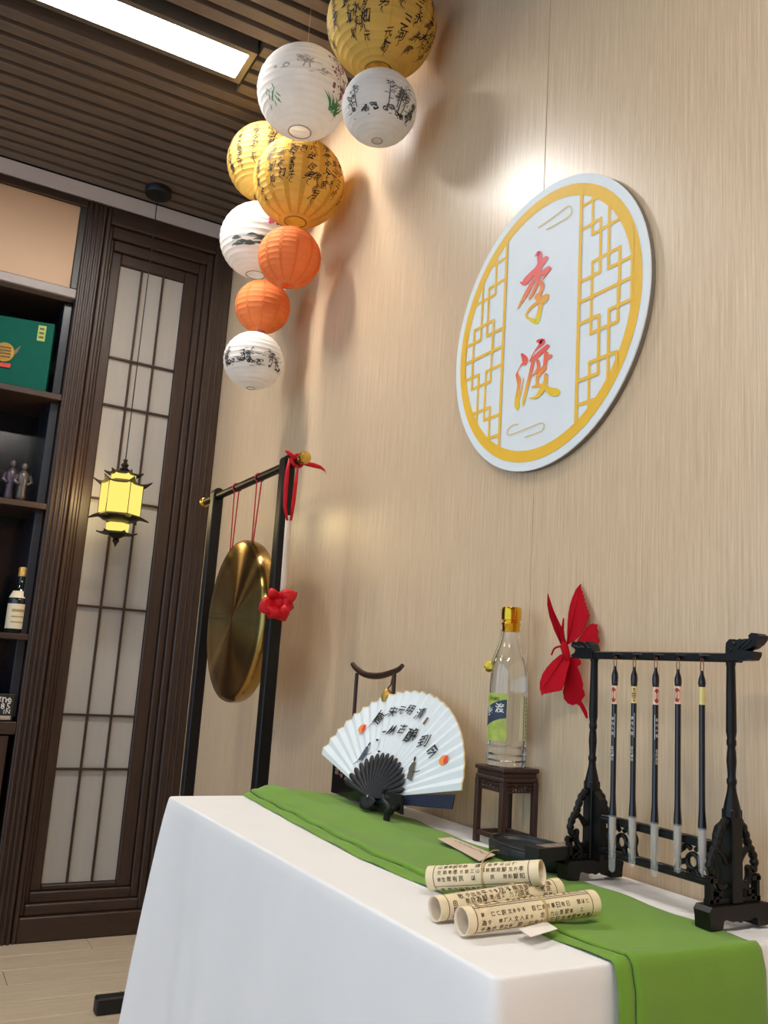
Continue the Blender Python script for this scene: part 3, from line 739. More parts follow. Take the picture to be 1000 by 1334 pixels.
# long stem that joins the two halves of the right lattice
def pq(x, y, ox, oy, sc): return (ox + x * sc, oy + y * sc)
A_ = [pq(518, 735, 740, 225, .1311), pq(242, 890, 740, 225, .1311), pq(205, 318, 740, 390, .1425)]
lat([A_, [pq(518, 735, 740, 225, .1311), pq(465, 0, 740, 390, .1425)]], 0, 0, 1, m, .0072)
m.build('lattice_print', M['sign_yellow'], sg); m = MB()
lat([[(375, 405), (570, 295)], [(470, 215), (455, 700), (245, 828), (240, 700)], [(570, 540), (395, 625), (372, 1150), (560, 1055)], [(325, 520), (300, 1190), (130, 1285)], [(225, 1334), (235, 1090), (445, 980), (430, 1334)]], 590, 300, .12, m, .0072)
lat([[(80, 300), (515, 80)], [(120, 0), (105, 460)], [(215, 0), (195, 530), (385, 450), (400, 0)], [(500, 275), (340, 345), (315, 845), (475, 790)], [(95, 455), (265, 385), (235, 1050)], [(180, 930), (180, 790), (380, 710), (360, 1170)], [(270, 1090), (475, 1015)]], 590, 440, .1274, m, .0072)
m.build('lattice_print', M['sign_yellow'], sg)
for s in (-1, 1):
    m = MB()
    stroke(m, [(s * .1235, .247, .009), (s * .1235, -.247, .009)], lambda a, b: Vector((SX - .0010, SY - a, SZ + b)), 1, 1, False, caps=False)
    m.build('border_line', M['sign_yellow'], sg)
f = spx(660, 310, .1, .0012); m = MB()
for S in ([(372, 238, 14), (400, 205, 40), (428, 200, 62), (428, 270, 66), (430, 340, 66), (412, 400, 90), (398, 470, 90), (396, 540, 62), (388, 600, 44), (350, 700, 44), (300, 780, 26), (285, 808, 6)],
          [(515, 258, 48), (470, 310, 66), (430, 360, 66)], [(410, 390, 60), (335, 460, 62), (265, 540, 76), (222, 590, 62), (180, 580, 20)],
          [(350, 540, 40), (275, 690, 52), (205, 810, 38), (140, 925, 8)], [(552, 394, 58), (500, 432, 55), (440, 480, 40)], [(552, 410, 30), (490, 495, 24), (440, 560, 8)],
          [(445, 585, 62), (462, 640, 54), (432, 720, 40), (410, 745, 60)], [(395, 775, 70), (440, 805, 95), (490, 790, 95), (525, 750, 50)],
          [(445, 840, 56), (425, 950, 56), (400, 1050, 62), (370, 1092, 64), (310, 1060, 44), (252, 1020, 26), (272, 955, 28), (330, 890, 38), (410, 835, 46)]):
    stroke(m, S, f)
zt, zb = onx(700, 330, SX).z - SZ, onx(700, 422, SX).z - SZ
m.build('brush_character', grad_mat('character_fade', [(0, rgb(240, 222, 30)), (.35, rgb(248, 160, 62)), (.62, rgb(244, 100, 84)), (1, rgb(240, 78, 100))], zb, zt), sg)
f = spx(655, 430, .1125, .0012); m = MB()
for S in ([(222, 285, 36), (252, 335, 72), (246, 380, 58), (212, 402, 14), (172, 475, 10), (162, 520, 34), (180, 575, 52), (180, 640, 36), (166, 720, 32), (160, 800, 48), (160, 880, 56), (166, 918, 24)],
          [(240, 550, 6), (212, 680, 16), (182, 790, 28)], [(405, 130, 40), (455, 130, 66), (430, 172, 42), (370, 240, 12), (325, 312, 10)],
          [(516, 186, 46), (430, 262, 52), (332, 352, 54)], [(346, 370, 38), (312, 520, 36), (272, 680, 34), (236, 830, 30), (230, 880, 6)],
          [(402, 360, 40), (410, 430, 38), (380, 492, 28), (330, 530, 10)], [(500, 270, 52), (490, 350, 46), (478, 420, 42), (430, 482, 42), (400, 545, 38), (395, 622, 32)],
          [(552, 300, 42), (500, 332, 40)], [(492, 440, 32), (420, 510, 42)], [(498, 515, 38), (490, 600, 46), (452, 690, 56), (400, 762, 42), (350, 785, 24), (300, 785, 8)],
          [(335, 660, 16), (420, 640, 38), (485, 662, 52), (560, 712, 92), (615, 718, 92)]):
    stroke(m, S, f)
zt, zb = onx(700, 441, SX).z - SZ, onx(700, 535, SX).z - SZ
m.build('brush_character', grad_mat('character_fade_low', [(0, rgb(244, 216, 40)), (.3, rgb(248, 190, 52)), (.6, rgb(246, 120, 76)), (1, rgb(238, 62, 84))], zb, zt), sg)
m = MB(); stroke(m, [(175, 1090, 9), (110, 1105, 9), (60, 1150, 9), (50, 1200, 9), (78, 1214, 9), (200, 1170, 9), (350, 1110, 9), (448, 1075, 9), (476, 1110, 9), (455, 1158, 9), (420, 1180, 9), (330, 1215, 9), (255, 1240, 9)], f)
m.build('cloud_scroll', M['sign_gold'], sg)
f = spx(570, 210, .3148, .0012); m = MB(); stroke(m, [(415, 275, 3.4), (480, 230, 3.4), (538, 186, 3.4), (553, 198, 3.4), (545, 225, 3.4), (500, 255, 3.4), (450, 283, 3.4)], f)
m.build('cloud_scroll', M['sign_gold'], sg)

LIFT[0] = None
# ================================================================== GONG
GX = -.20
BARZ = 1.612
gs = thing('gong_stand', 'tall black wooden gong frame with brass bar ends behind the table', 'gong stand', (GX, 2.55, 0))
for yy_ in (2.245, 2.862):
    a = .018
    m = MB().bbox((GX - a, yy_ - a, .045), (GX + a, yy_ + a, BARZ + .01), .003)
    m.build('post', M['black_wood'], gs)
    m = MB().lathe([(a * 1.0, -a), (a * 1.0, a)], (GX, yy_, BARZ + .01), 20, 'Y'); m.build('post_top', M['black_wood'], gs)
    m = MB().bbox((GX - .215, yy_ - .022, 0), (GX + .19, yy_ + .022, .048), .005); m.build('foot', M['black'], gs)
MB().bbox((GX - .012, 2.262, .06), (GX + .012, 2.846, .10), .003).build('bottom_rail', M['black_wood'], gs)
MB().lathe([(.0125, 2.145), (.0125, 2.985)], (GX, 0, BARZ), 20, 'Y').build('crossbar', M['black_wood'], gs, True, 40)
for ya, s in ((2.147, -1), (2.983, 1)):
    MB().lathe([(.0135, s * -.004), (.0135, s * .012), (.017, s * .014), (.018, s * .022), (.016, s * .028), (.006, s * .030)], (GX, ya, BARZ), 20, 'Y').build('brass_cap', M['brass'], gs, True, 40)
# the gong itself
GC = Vector((GX, 2.545, 1.183)); GR = .245
gg = thing('gong', 'round brushed brass gong hung on red cords in the black frame', 'gong', GC)
mg, nt, b = new_mat('turned_brass'); setp(b, Base_Color=rgb(176, 142, 78), Metallic=1., Roughness=.30)
b.inputs['Anisotropic'].default_value = .97; b.inputs['Anisotropic Rotation'].default_value = .25
tn = nt.nodes.new('ShaderNodeTangent'); tn.direction_type = 'RADIAL'; tn.axis = 'X'; nt.links.new(tn.outputs[0], b.inputs['Tangent'])
tc = nt.nodes.new('ShaderNodeTexCoord'); ln = nt.nodes.new('ShaderNodeVectorMath'); ln.operation = 'LENGTH'
nz = nt.nodes.new('ShaderNodeTexNoise'); nz.noise_dimensions = '1D'; nz.inputs['Scale'].default_value = 260
mr = nt.nodes.new('ShaderNodeMapRange'); mr.inputs[1].default_value = .3; mr.inputs[2].default_value = .7; mr.inputs[3].default_value = .20; mr.inputs[4].default_value = .26
nt.links.new(tc.outputs['Object'], ln.inputs[0]); nt.links.new(ln.outputs['Value'], nz.inputs['W']); nt.links.new(nz.outputs[0], mr.inputs[0]); nt.links.new(mr.outputs[0], b.inputs['Roughness'])
M['gong'] = mg
m = MB().lathe([(.0008, -.0160), (.03, -.0160), (.08, -.0160), (.082, -.0158), (.15, -.0156), (.152, -.0154), (.200, -.0152), (.228, -.0148), (.240, -.012), (GR - .001, -.004), (GR, .003), (GR - .001, .020), (GR - .005, .030), (GR - .009, .030), (GR - .007, .004), (.20, -.008), (.0008, -.011)], GC, 96, 'X', cap=False)
m.build('disc', M['gong'], gg, True, 60)
for (u, v), tops in (((306, 704), ((301, 640), (316, 634))), ((333, 704), ((331, 624), (345, 620)))):
    h = onx(u, v, GX + .02); h.z = GC.z + math.sqrt(max(0, (GR - .012) ** 2 - (h.y - GC.y) ** 2)); h.x = GX + .012
    ya = (onx(*tops[0], GX - .014).y + onx(*tops[1], GX + .014).y) / 2
    P = [h]
    for th in range(-60, 241, 30):
        P.append(Vector((GX + .0145 * math.cos(math.radians(th)), ya, BARZ + .0145 * math.sin(math.radians(th)))))
    P[1].y += .0; P.append(h + Vector((-.004, 0, 0)))
    MB().tube(P, .0022, 6).build('cord', M['cord'], gg, True)
    MB().sphere(h, .004, 8).build('knot', M['cord'], gg, True)

# mallet hanging by a red ribbon from the near end of the bar
MY = 2.172
st0 = ony(376, 672, MY); st1 = ony(368.5, 776, MY)
ml = thing('gong_mallet', 'gong mallet with pale stick and red cloth head tied by red ribbon', 'mallet', st1)
MB().tube([st0 + (st1 - st0) * f for f in (0, .02, .5, 1)], [.006, .0085, .0088, .0088], 14).build('stick', M['stick'], ml, True, 40)
hc = ony(363, 788, MY)
MB().sphere(hc + Vector((0, 0, .004)), .026, 14, (1, 1, .9)).build('cloth_head', M['ribbon'], ml, True)
def petal(mb, root, tip, side, wd, lift):
    P = []
    for i in range(7):
        f = i / 6; c = root.lerp(tip, f) + lift * math.sin(PI * f * .9); hw = wd * math.sin(PI * min(1, f * .86 + .14)) ** .7
        P.append([c - side * hw, c - side * hw * .5 + lift * .25 * math.sin(PI * f), c + lift * .12, c + side * hw * .5 + lift * .3 * math.sin(PI * f), c + side * hw])
    mb.grid(P)
sR = Vector((RX.x, RX.y, 0)).normalized(); up = Vector((0, 0, 1)); tow = Vector((-RZ.x, -RZ.y, 0)).normalized()
for (u, v), wd, lf in (((337, 795), .024, .012), ((388, 772), .022, .014), ((352, 766), .014, .008), ((372, 810), .026, .018), ((350, 806), .026, .016), ((384, 792), .022, .016), ((360, 770), .016, .0)):
    tip = ony(u, v, MY - .006); d = (tip - hc).normalized(); side = d.cross(tow).normalized()
    m = MB(); petal(m, hc + Vector((0, 0, .006)), tip, side, wd, tow * (lf + .018)); o = m.build('cloth_fold', M['ribbon'], ml, True)
    sd = o.modifiers.new('s', 'SOLIDIFY'); sd.thickness = .0012
def ribbon(P, w0, nm_, side=None):
    m = MB(); rows = []
    for i, (p, wv) in enumerate(P):
        s = side or sR; rows.append([p - s * wv / 2, p + tow * .002, p + s * wv / 2])
    m.grid(rows); o = m.build(nm_, M['ribbon'], ml, True); sd = o.modifiers.new('s', 'SOLIDIFY'); sd.thickness = .0008
r0 = lambda u, v, d=0: ony(u, v, MY - .012 + d)
ribbon([(r0(377, 597), .006), (r0(374, 615), .012), (r0(372, 635), .013), (r0(371, 660), .010), (r0(374, 678), .006)], 0, 'ribbon_loop')
ribbon([(r0(388, 606), .005), (r0(385, 630), .010), (r0(382, 655), .011), (r0(379, 678), .006)], 0, 'ribbon_loop')
upd = Vector((0, 0, 1))
ribbon([(r0(371, 587), .004), (r0(376, 590), .014), (r0(384, 596), .010), (r0(392, 601), .012), (r0(398, 604), .012), (r0(408, 606), .014), (r0(418, 609), .010), (r0(423, 613), .006), (r0(425, 618), .001)], 0, 'ribbon_tail', upd)
MB().tube([(GX + .016 * math.cos(a * PI / 6), 2.172, BARZ + .016 * math.sin(a * PI / 6)) for a in range(12)], .006, 8, True, flat=(Vector((1, 0, 0)), .9)).build('ribbon_knot', M['ribbon'], ml, True)

# ================================================================== TABLE, CLOTH, RUNNER
TX0, TX1, TY0, TY1 = -.515, -.008, .774, 1.992
tb = thing('table', 'rectangular table hidden under the white cloth against the wall', 'table', ((TX0 + TX1) / 2, (TY0 + TY1) / 2, 0))
MB().bbox((TX0 + .006, TY0 + .006, TZ - .03), (TX1 - .004, TY1 - .006, TZ - .003), .003).build('tabletop', M['darkh'], tb)
for x in (TX0 + .05, TX1 - .05):
    for y_ in (TY0 + .05, TY1 - .05): MB().bbox((x - .018, y_ - .018, 0), (x + .018, y_ + .018, TZ - .03), .002).build('leg', M['black'], tb)
# cloth
cl = MB(); per = []      # perimeter points: (x, y, outward normal, corner weight, s)
rc = .012
def edge(a, b, nrm, N): return [((a[0] + (b[0] - a[0]) * k / N, a[1] + (b[1] - a[1]) * k / N), nrm) for k in range(N)]
cn = [((TX0, TY0), (-1, -1)), ((TX0, TY1), (-1, 1)), ((TX1, TY1), (1, 1)), ((TX1, TY0), (1, -1))]
segs = [((TX0, TY0 + rc), (TX0, TY1 - rc), (-1, 0), 110), ((TX0 + rc, TY1), (TX1 - rc, TY1), (0, 1), 46), ((TX1, TY1 - rc), (TX1, TY0 + rc), (1, 0), 40), ((TX1 - rc, TY0), (TX0 + rc, TY0), (0, -1), 60)]
arcs = [(TX0 + rc, TY1 - rc, PI, PI / 2), (TX1 - rc, TY1 - rc, PI / 2, 0), (TX1 - rc, TY0 + rc, 0, -PI / 2), (TX0 + rc, TY0 + rc, -PI / 2, -PI)]
for sgm, ar in zip(segs, arcs):
    per += edge(*sgm[:2], sgm[2], sgm[3])
    for k in range(6):
        a = ar[2] + (ar[3] - ar[2]) * k / 6; per.append(((ar[0] + rc * math.cos(a), ar[1] + rc * math.sin(a)), (math.cos(a), math.sin(a))))
def cloth_pt(i, prof, depth):
    (x, y_), (nx, ny) = per[i]
    off = prof; dx = dy = 0
    if depth > 0:
        f = depth / .73
        dL = y_ - TY0; dW = x - TX0
        wave = 0
        if nx < -.5:
            wave = .006 * f * math.sin(dL * 23) + .004 * f * math.sin(dL * 51 + 1.3) * math.exp(-((dL - 1.05) / .25) ** 2) * 2 + .010 * f
        elif ny < -.5: wave = .006 * f * math.sin(dW * 30 + .6) + .006 * f
        elif ny > .5: wave = .012 * f * math.sin(dW * 30) + .012 * f
        off = prof + wave
        for (cx, cy), (sx, sy) in cn[:2]:
            d = math.hypot(x - cx, y_ - cy); g_ = math.exp(-(d / .055) ** 2)
            amp = (.075 if sy > 0 else .045) * f ** .8 * g_
            dx += sx * amp * (.55 if sy > 0 else .8); dy += sy * amp * (1.0 if sy > 0 else .8)
            # the valley on both sides of the corner fold
            v = math.exp(-((d - .12) / .045) ** 2) * .018 * f
            off -= v
    px, py = x + nx * off + dx, y_ + ny * off + dy
    return Vector((min(px, -.003), py, TZ - depth))
prof = [(-.005, 0), (-.0025, .0004), (-.0008, .0018), (0, .004), (.001, .02), (.002, .05), (.003, .1), (.004, .17), (.005, .25), (.006, .34), (.006, .44), (.006, .54), (.006, .64), (.006, .735)]
rows = [[cloth_pt(i, p_, d) for i in range(len(per))] for p_, d in prof]
cl.grid(rows, True)
cl.add(rows[0], [tuple(range(len(per)))])
co = cl.build('tablecloth', M['white_cloth'], None, True, 70, org=((TX0 + TX1) / 2, (TY0 + TY1) / 2, 0)); tag(co, 'white tablecloth draped to the floor over the table', 'tablecloth')

# green runner with an overlapped left hem, hanging over the near end
def lerp_tab(tab, y_):
    for (a, va), (b_, vb) in zip(tab[:-1], tab[1:]):
        if y_ <= b_: f = (y_ - a) / (b_ - a); return va + (vb - va) * max(0, min(1, f))
    return tab[-1][1]
XLt = [(.774, -.358), (.90, -.368), (1.05, -.378), (1.31, -.390), (1.6, -.372), (1.99, -.343)]
XRt = [(.774, -.121), (.867, -.121), (1.057, -.114), (1.30, -.118), (1.453, -.120), (1.60, -.10), (1.70, -.100), (1.76, -.116), (1.99, -.116)]
sec = [(0, 0), (.02, .001), (.045, .0045), (.07, .005), (.095, .002), (.10, .001), (.094, .006), (.102, .0095), (.125, .010), (.16, .0085), (.24, .006), (.34, .0045), (.45, .004), (.56, .0035), (.68, .003), (.80, .0028), (.90, .0025), (.97, .002), (1, .001)]
path = [1.99 - (1.99 - TY0 - .004) * k / 90 for k in range(91)]
rows = []
def hump(y_, f):
    h = 0
    h += .020 * math.exp(-((f - (.30 + (1.99 - y_) * .42)) / .10) ** 2) * max(0, min(1, (y_ - 1.22) / .35))
    h += .012 * math.exp(-((f - (.62 + (1.99 - y_) * .30)) / .09) ** 2) * max(0, min(1, (y_ - 1.50) / .3))
    h += .0025 * math.sin(y_ * 19 + f * 5) * math.exp(-((f - .5) / .3) ** 2) + .0015 * math.sin(y_ * 41 + f * 17)
    return max(h, -.001)
for y_ in path:
    xl, xr = lerp_tab(XLt, y_), lerp_tab(XRt, y_)
    kf = .55 + .45 * max(0, min(1, (y_ - .9) / .4))
    rows.append([Vector((xl + (xr - xl) * f, y_, TZ + .0016 + h * kf + hump(y_, f))) for f, h in sec])
for k in range(1, 34):
    xl, xr = XLt[0][1], XRt[0][1]
    row_ = []
    for f, h in sec:
        if k <= 5:
            a = k / 5 * PI / 2; base = Vector((0, TY0 + .004 - .010 * math.sin(a), TZ + .0016 - .010 * (1 - math.cos(a)))); nd = Vector((0, -math.sin(a), math.cos(a)))
        else:
            d = (k - 5) * .018; base = Vector((0, TY0 - .006 - .010 * min(1, d / .3) - .004, TZ - .0084 - d)); nd = Vector((0, -1, 0))
        hh = h * .8 + (.004 * math.sin(f * 9 + 1) * min(1, (k - 5) / 12) if k > 5 else 0) + .002
        row_.append(Vector((xl + (xr - xl) * f + (.008 * (f - .5) * min(1, k / 20)), 0, 0)) + base + nd * hh)
    rows.append(row_)
rn = MB().grid(rows).build('table_runner', M['green_cloth'], None, True, org=(-.24, 1.4, TZ)); tag(rn, 'green cloth runner laid along the table and over its near end', 'table runner')
sd = rn.modifiers.new('s', 'SOLIDIFY'); sd.thickness = .0008; sd.offset = 1
RT = TZ + .006

# ================================================================== SCROLLS
def scroll(a, b, r, label, seed, rot0, ticks, group='rolled paper scrolls'):
    ax = (b - a); L = ax.length; ax.normalize()
    t = thing('paper_scroll', label, 'scroll', (a + b) / 2, group)
    upv = Vector((0, 0, 1)); e1 = (upv - ax * upv.dot(ax)).normalized(); e2 = ax.cross(e1)
    n = 40; rows = []
    for s in (0, .5, 1):
        rows.append([a + ax * (L * s) + (e1 * math.cos(2 * PI * k / n) + e2 * math.sin(2 * PI * k / n)) * r for k in range(n)])
    body = MB().grid(rows, True).build('roll', M['scroll'], t, True)
    # spiral of paper inside, seen at both ends
    m = MB(); P = []
    for k in range(75):
        th = 2 * PI * k / 25; rr = r * (1.0 - .035 * k / 25); d = e1 * math.cos(th) + e2 * math.sin(th)
        P.append([a + d * rr - ax * .0006 * 0 + ax * (.004 * (k / 75)), b + d * rr - ax * (.005 * (k / 75))])
    o = m.grid(P).build('inner_turns', M['scroll_in'], t, True)
    for e_, s in ((a, 1), (b, -1)):
        MB().grid([[e_ + (e1 * math.cos(2 * PI * k / n) + e2 * math.sin(2 * PI * k / n)) * q + ax * s * dd for k in range(n)] for q, dd in ((r, .0), (r * .94, -.0004), (r * .92, .004), (r * .90, .03))], True).build('end_rim', M['scroll_in'], t, True)
    def fm(s, th, off=.0003): return a + ax * s + (e1 * math.cos(th) + e2 * math.sin(th)) * (r + off)
    f2 = lambda x, y_: fm(x, y_ / r); ft = lambda x, y_: fm(x, -y_ / r)
    # ruled borders
    m = MB()
    for s in (.012, L - .014): stroke(m, [(s, r * th, .0011) for th in [k * PI / 12 for k in range(25)]], f2, 1, 1, False, caps=False)
    for th in rot0: stroke(m, [(.012 + (L - .026) * k / 6, r * th, .0010) for k in range(7)], f2, 1, 1, False, caps=False)
    m.build('ruled_border', M['scroll_line'], body)
    rr = random.Random(seed); m = MB(); sz_ = r * .40
    nrow = 12
    for q in range(nrow):
        th = q * 2 * PI / nrow + rr.uniform(-.03, .03)
        if any(abs((th - t_ + PI) % (2 * PI) - PI) < .25 for t_ in rot0): continue
        s = .018
        while s < L - .022:
            sz2 = sz_ * rr.uniform(.8, 1.15) * ticks
            if rr.random() < .88: glyph(m, rr.choice(SCROLL_TXT), ft, s + sz2 * .5, -r * th, sz2, 0, 0)
            s += sz2 * rr.uniform(1.15, 1.5)
    m.build('printed_text', M['scroll_ink'], body)
    return t, fm, ax, e1, e2, L
rA, rB, rC = .0160, .0150, .0158
aA = onz(560, 1144, TZ + rA + .006); bA = onz(706, 1136.5, TZ + .054)
aB = onz(566, 1184, TZ + rB + .002); bB = onz(726, 1159, TZ + rB + .012)
aC = onz(601, 1200, TZ + rC + .003); bC = onz(772, 1176, TZ + rC + .011)
tA, fA, axA, e1A, e2A, LA = scroll(aA, bA, rA, 'paper scroll on top of the pile, nearest the ink stone, tied with twine', 3, [2.2], 1.0)
tB, fB, axB, e1B, e2B, LB = scroll(aB, bB, rB, 'paper scroll squeezed under the other two, its end facing the table front', 5, [2.6, .0], 1.25)
tC, fC, axC, e1C, e2C, LC = scroll(aC, bC, rC, 'front paper scroll with dark ruled lines, nearest the table corner', 8, [.25, .45, 2.4], .95)
for fm_, s, r_, tt, tw in ((fA, LA * .50, rA, tA, .12), (fB, LB * .62, rB, tB, -.1), (fC, LC * .56, rC, tC, .0)):
    m = MB(); m.tube([fm_(s + tw * .02 * math.sin(2 * PI * k / 24), 2 * PI * k / 24, .0008) for k in range(24)], .0010, 6, True)
    m.tube([fm_(s + .002 + tw * .03 * math.cos(2 * PI * k / 24), 2 * PI * k / 24, .0008) for k in range(24)], .0009, 6, True); m.build('twine', M['twine'], tt, True)
# loose twine ends of the top scroll
q0 = fA(LA * .5, .1, .002); q1 = onz(650, 1108, TZ + .03)
MB().tube(catmull([tuple(q0), tuple(q0.lerp(q1, .5) + Vector((0, 0, .006))), tuple(q1)], 6), .0010, 6).build('twine_end', M['twine'], tA, True)
q2 = fA(LA * .34, 2.6, .003); q3 = onz(628, 1182, TZ + .040); q4 = onz(652, 1160, TZ + .046)
MB().tube(catmull([tuple(q2), tuple(q3), tuple(q4)], 6), .0010, 6).build('twine_end', M['twine'], tA, True)

# small white card and the pale lettered paper strip
def sheet(name, pts, z, thick, label, cat, m_, zs=None):
    P = [onz(u, v, z) for u, v in pts]
    if zs:
        for p, dz in zip(P, zs): p.z += dz
    vs = P + [p + Vector((0, 0, thick)) for p in P]
    o = MB().add(vs, [(3, 2, 1, 0), (4, 5, 6, 7), (0, 1, 5, 4), (1, 2, 6, 5), (2, 3, 7, 6), (3, 0, 4, 7)]).build(name, m_, None, org=sum(P, Vector()) / 4); tag(o, label, cat)
    return o, P
cz = TZ + .0125
cdo, P = sheet('tag_card', [(676, 1211), (691, 1221), (726, 1210.5), (711, 1201)], cz, .0007, 'small blank white card lying beside the front scroll', 'card', M['card'])
ps, P = sheet('paper_strip', [(570, 1092.5), (588, 1091), (645, 1114), (624, 1122)], TZ + .0125, .0006, 'pale pink paper strip with handwriting on the runner edge', 'paper', M['pinkpaper'])
m = MB(); rr = random.Random(2)
for k in range(7):
    f = .25 + k * .1; c = P[1].lerp(P[2], f) * .72 + P[0].lerp(P[3], f) * .28; c.z += .0009; d = (P[2] - P[1]).normalized(); e = d.cross(Vector((0, 0, 1)))
    stroke(m, [(-.009, rr.uniform(-.002, .002), .0012), (-.002, rr.uniform(-.003, .003), .002), (.004, rr.uniform(-.003, .003), .0014), (.009, rr.uniform(-.002, .002), .0008)], lambda x, y_, c=c: c + d * x + e * y_, 1, 3)
m.build('handwriting', M['scroll_ink'], ps)

# ================================================================== INK STONE AND INK STICK
IC = Vector((-.112, 1.219, TZ + .0050))
ik = thing('ink_stone', 'black oval ink stone between the scrolls and the brush rack', 'ink stone', IC)
n = 40
def ell(rx, ry, z): return [IC + Vector((rx * math.cos(2 * PI * k / n), ry * math.sin(2 * PI * k / n), z)) for k in range(n)]
m = MB(); R_ = [ell(.052, .090, 0), ell(.056, .096, .004), ell(.057, .098, .021), ell(.054, .094, .025), ell(.049, .088, .025), ell(.047, .085, .020), ell(.02, .04, .019)]
m.grid(R_, True); m.add(R_[0], [tuple(range(n))]); m.add(R_[-1], [tuple(range(n))]); m.build('dish', mat('black_stone', rgb(30, 34, 34), .45, var=.3, vscale=(90, 90, 90), bump=.3, bscale=120), ik, True, 50)
m = MB(); m.tube([IC + Vector((.052 * math.cos(2 * PI * k / n), .091 * math.sin(2 * PI * k / n), .0255)) for k in range(n)], .003, 6, True); m.build('rim', M['black'], ik, True)
zi = TZ + .0330
p1 = onz(683, 1118, zi); p2 = onz(742, 1113, zi); d = (p2 - p1); Ls = d.length; d.normalize(); e = Vector((-d.y, d.x, 0))
if e.x < 0: e = -e
st = thing('ink_stick', 'black rectangular ink stick box resting on the ink stone', 'ink stick', (p1 + p2) / 2)
ifr = lambda x, y_, z: p1 + d * x + e * y_ + Vector((0, 0, z))
m = MB(); obox(m, ifr, (0, 0, 0), (Ls, .030, .019)); m.build('stick_body', M['black'], st)
m = MB(); obox(m, ifr, (Ls * .2, .004, .019), (Ls * .95, .026, .0196)); m.build('gilt_face', mat('gilt_grey', rgb(140, 124, 112), .5, .2, var=.5, vscale=(150, 150, 150)), st)

# ================================================================== BRUSH RACK
BX = -.09; YN, YF = .833, 1.103
rk = thing('brush_rack', 'black carved wooden brush rack with dragon-head bar on the table', 'brush rack', (BX, (YN + YF) / 2, TZ))
def side(yc, zb):
    W = .0555
    poly = [(-W, 0), (-W + .022, 0), (-W + .024, .010), (-.028, .0115), (-.015, .008), (-.006, .0085), (0, .006), (.006, .0085), (.015, .008), (.028, .0115), (W - .024, .010), (W - .022, 0), (W, 0), (W + .001, .014), (W + .003, .022), (W - .002, .028), (-W + .002, .028), (-W - .003, .022), (-W - .001, .014)]
    MB().prism(poly, lambda x, z, d_: Vector((BX + x, yc - .013 + d_, zb + z)), .026).build('foot', M['black_wood'], rk)
    # square lower block and turned upper post
    MB().bbox((BX - .0098, yc - .0098, zb + .028), (BX + .0098, yc + .0098, zb + .146), .0015).build('block', M['black_wood'], rk)
    pf = [(.0118, .140), (.0108, .152), (.0062, .172), (.0054, .180), (.0066, .183), (.0066, .187), (.0052, .190), (.0056, .200), (.0066, .212), (.0058, .224), (.0050, .230), (.0064, .233), (.0064, .238), (.0054, .241), (.0070, .250), (.0066, .290), (.0058, .338), (.0066, .340), (.0066, .347)]
    MB().lathe(pf, (BX, yc, zb - .004), 20).build('turned_post', M['black_wood'], rk, True, 50)
    # carved openwork on both sides of the block
    for s in (-1, 1):
        m = MB(); F = lambda x, z: Vector((BX + s * x, yc, zb + z))
        # bead chain
        pts = [(.010, .132), (.018, .126), (.024, .117), (.028, .107), (.032, .098), (.038, .090), (.042, .081), (.0425, .072), (.038, .066)]
        C_ = catmull([(a, b_, 0) for a, b_ in pts], 5)
        m.tube([F(a, b_) for a, b_, _ in C_], [.0045 + .0016 * abs(math.sin(i * PI / 5)) for i in range(len(C_))], 8)
        m.sphere(F(.030, .070), .0045, 8); m.sphere(F(.036, .062), .004, 8)
        C_ = catmull([(.032, .098, 0), (.020, .088, 0), (.013, .078, 0)], 5); m.tube([F(a, b_) for a, b_, _ in C_], .0042, 8)
        C_ = catmull([(.030, .070, 0), (.031, .060, 0), (.028, .052, 0), (.022, .048, 0), (.013, .050, 0)], 5); m.tube([F(a, b_) for a, b_, _ in C_], .0048, 8)
        C_ = catmull([(.024, .050, 0), (.021, .040, 0), (.023, .030, 0)], 5); m.tube([F(a, b_) for a, b_, _ in C_], .0045, 8)
        # key fret at the bottom
        for a, b_ in (((.0445, .028), (.0445, .060)), ((.036, .0575), (.047, .0575)), ((.012, .032), (.046, .032)), ((.034, .034), (.034, .042)), ((.034, .041), (.028, .041))):
            x0, x1 = sorted((a[0], b_[0])); z0, z1 = sorted((a[1], b_[1])); r_ = .0028
            p0 = F(x0 - r_, z0 - r_); p1_ = F(x1 + r_, z1 + r_)
            m.box((min(p0.x, p1_.x), yc - .005, p0.z), (max(p0.x, p1_.x), yc + .005, p1_.z))
        C_ = catmull([(.030, .058, 0), (.036, .0575, 0)], 3); m.tube([F(a, b_) for a, b_, _ in C_], .003, 8)
        m.build('carved_bracket', M['black_wood'], rk, True, 40)
    # winglet towards the rails
    s = 1 if yc < 1 else -1
    MB().prism([(.010, .132), (.024, .120), (.028, .108), (.028, .028), (.010, .028)], lambda a, z, d_: Vector((BX - .006 + d_, yc + s * a, zb + z)), .012).build('wing_block', M['black_wood'], rk)
side(YN, TZ + .0045); side(YF, TZ + .0045)
for z in (.098, .050):
    MB().bbox((BX - .006, YN + .026, TZ + z - .006), (BX + .006, YF - .026, TZ + z + .006), .0015).build('rail', M['black_wood'], rk)
    MB().bbox((BX - .0075, YN + .026, TZ + z - .0015), (BX + .0075, YF - .026, TZ + z + .0015), .0005).build('rail_bead', M['black_wood'], rk)
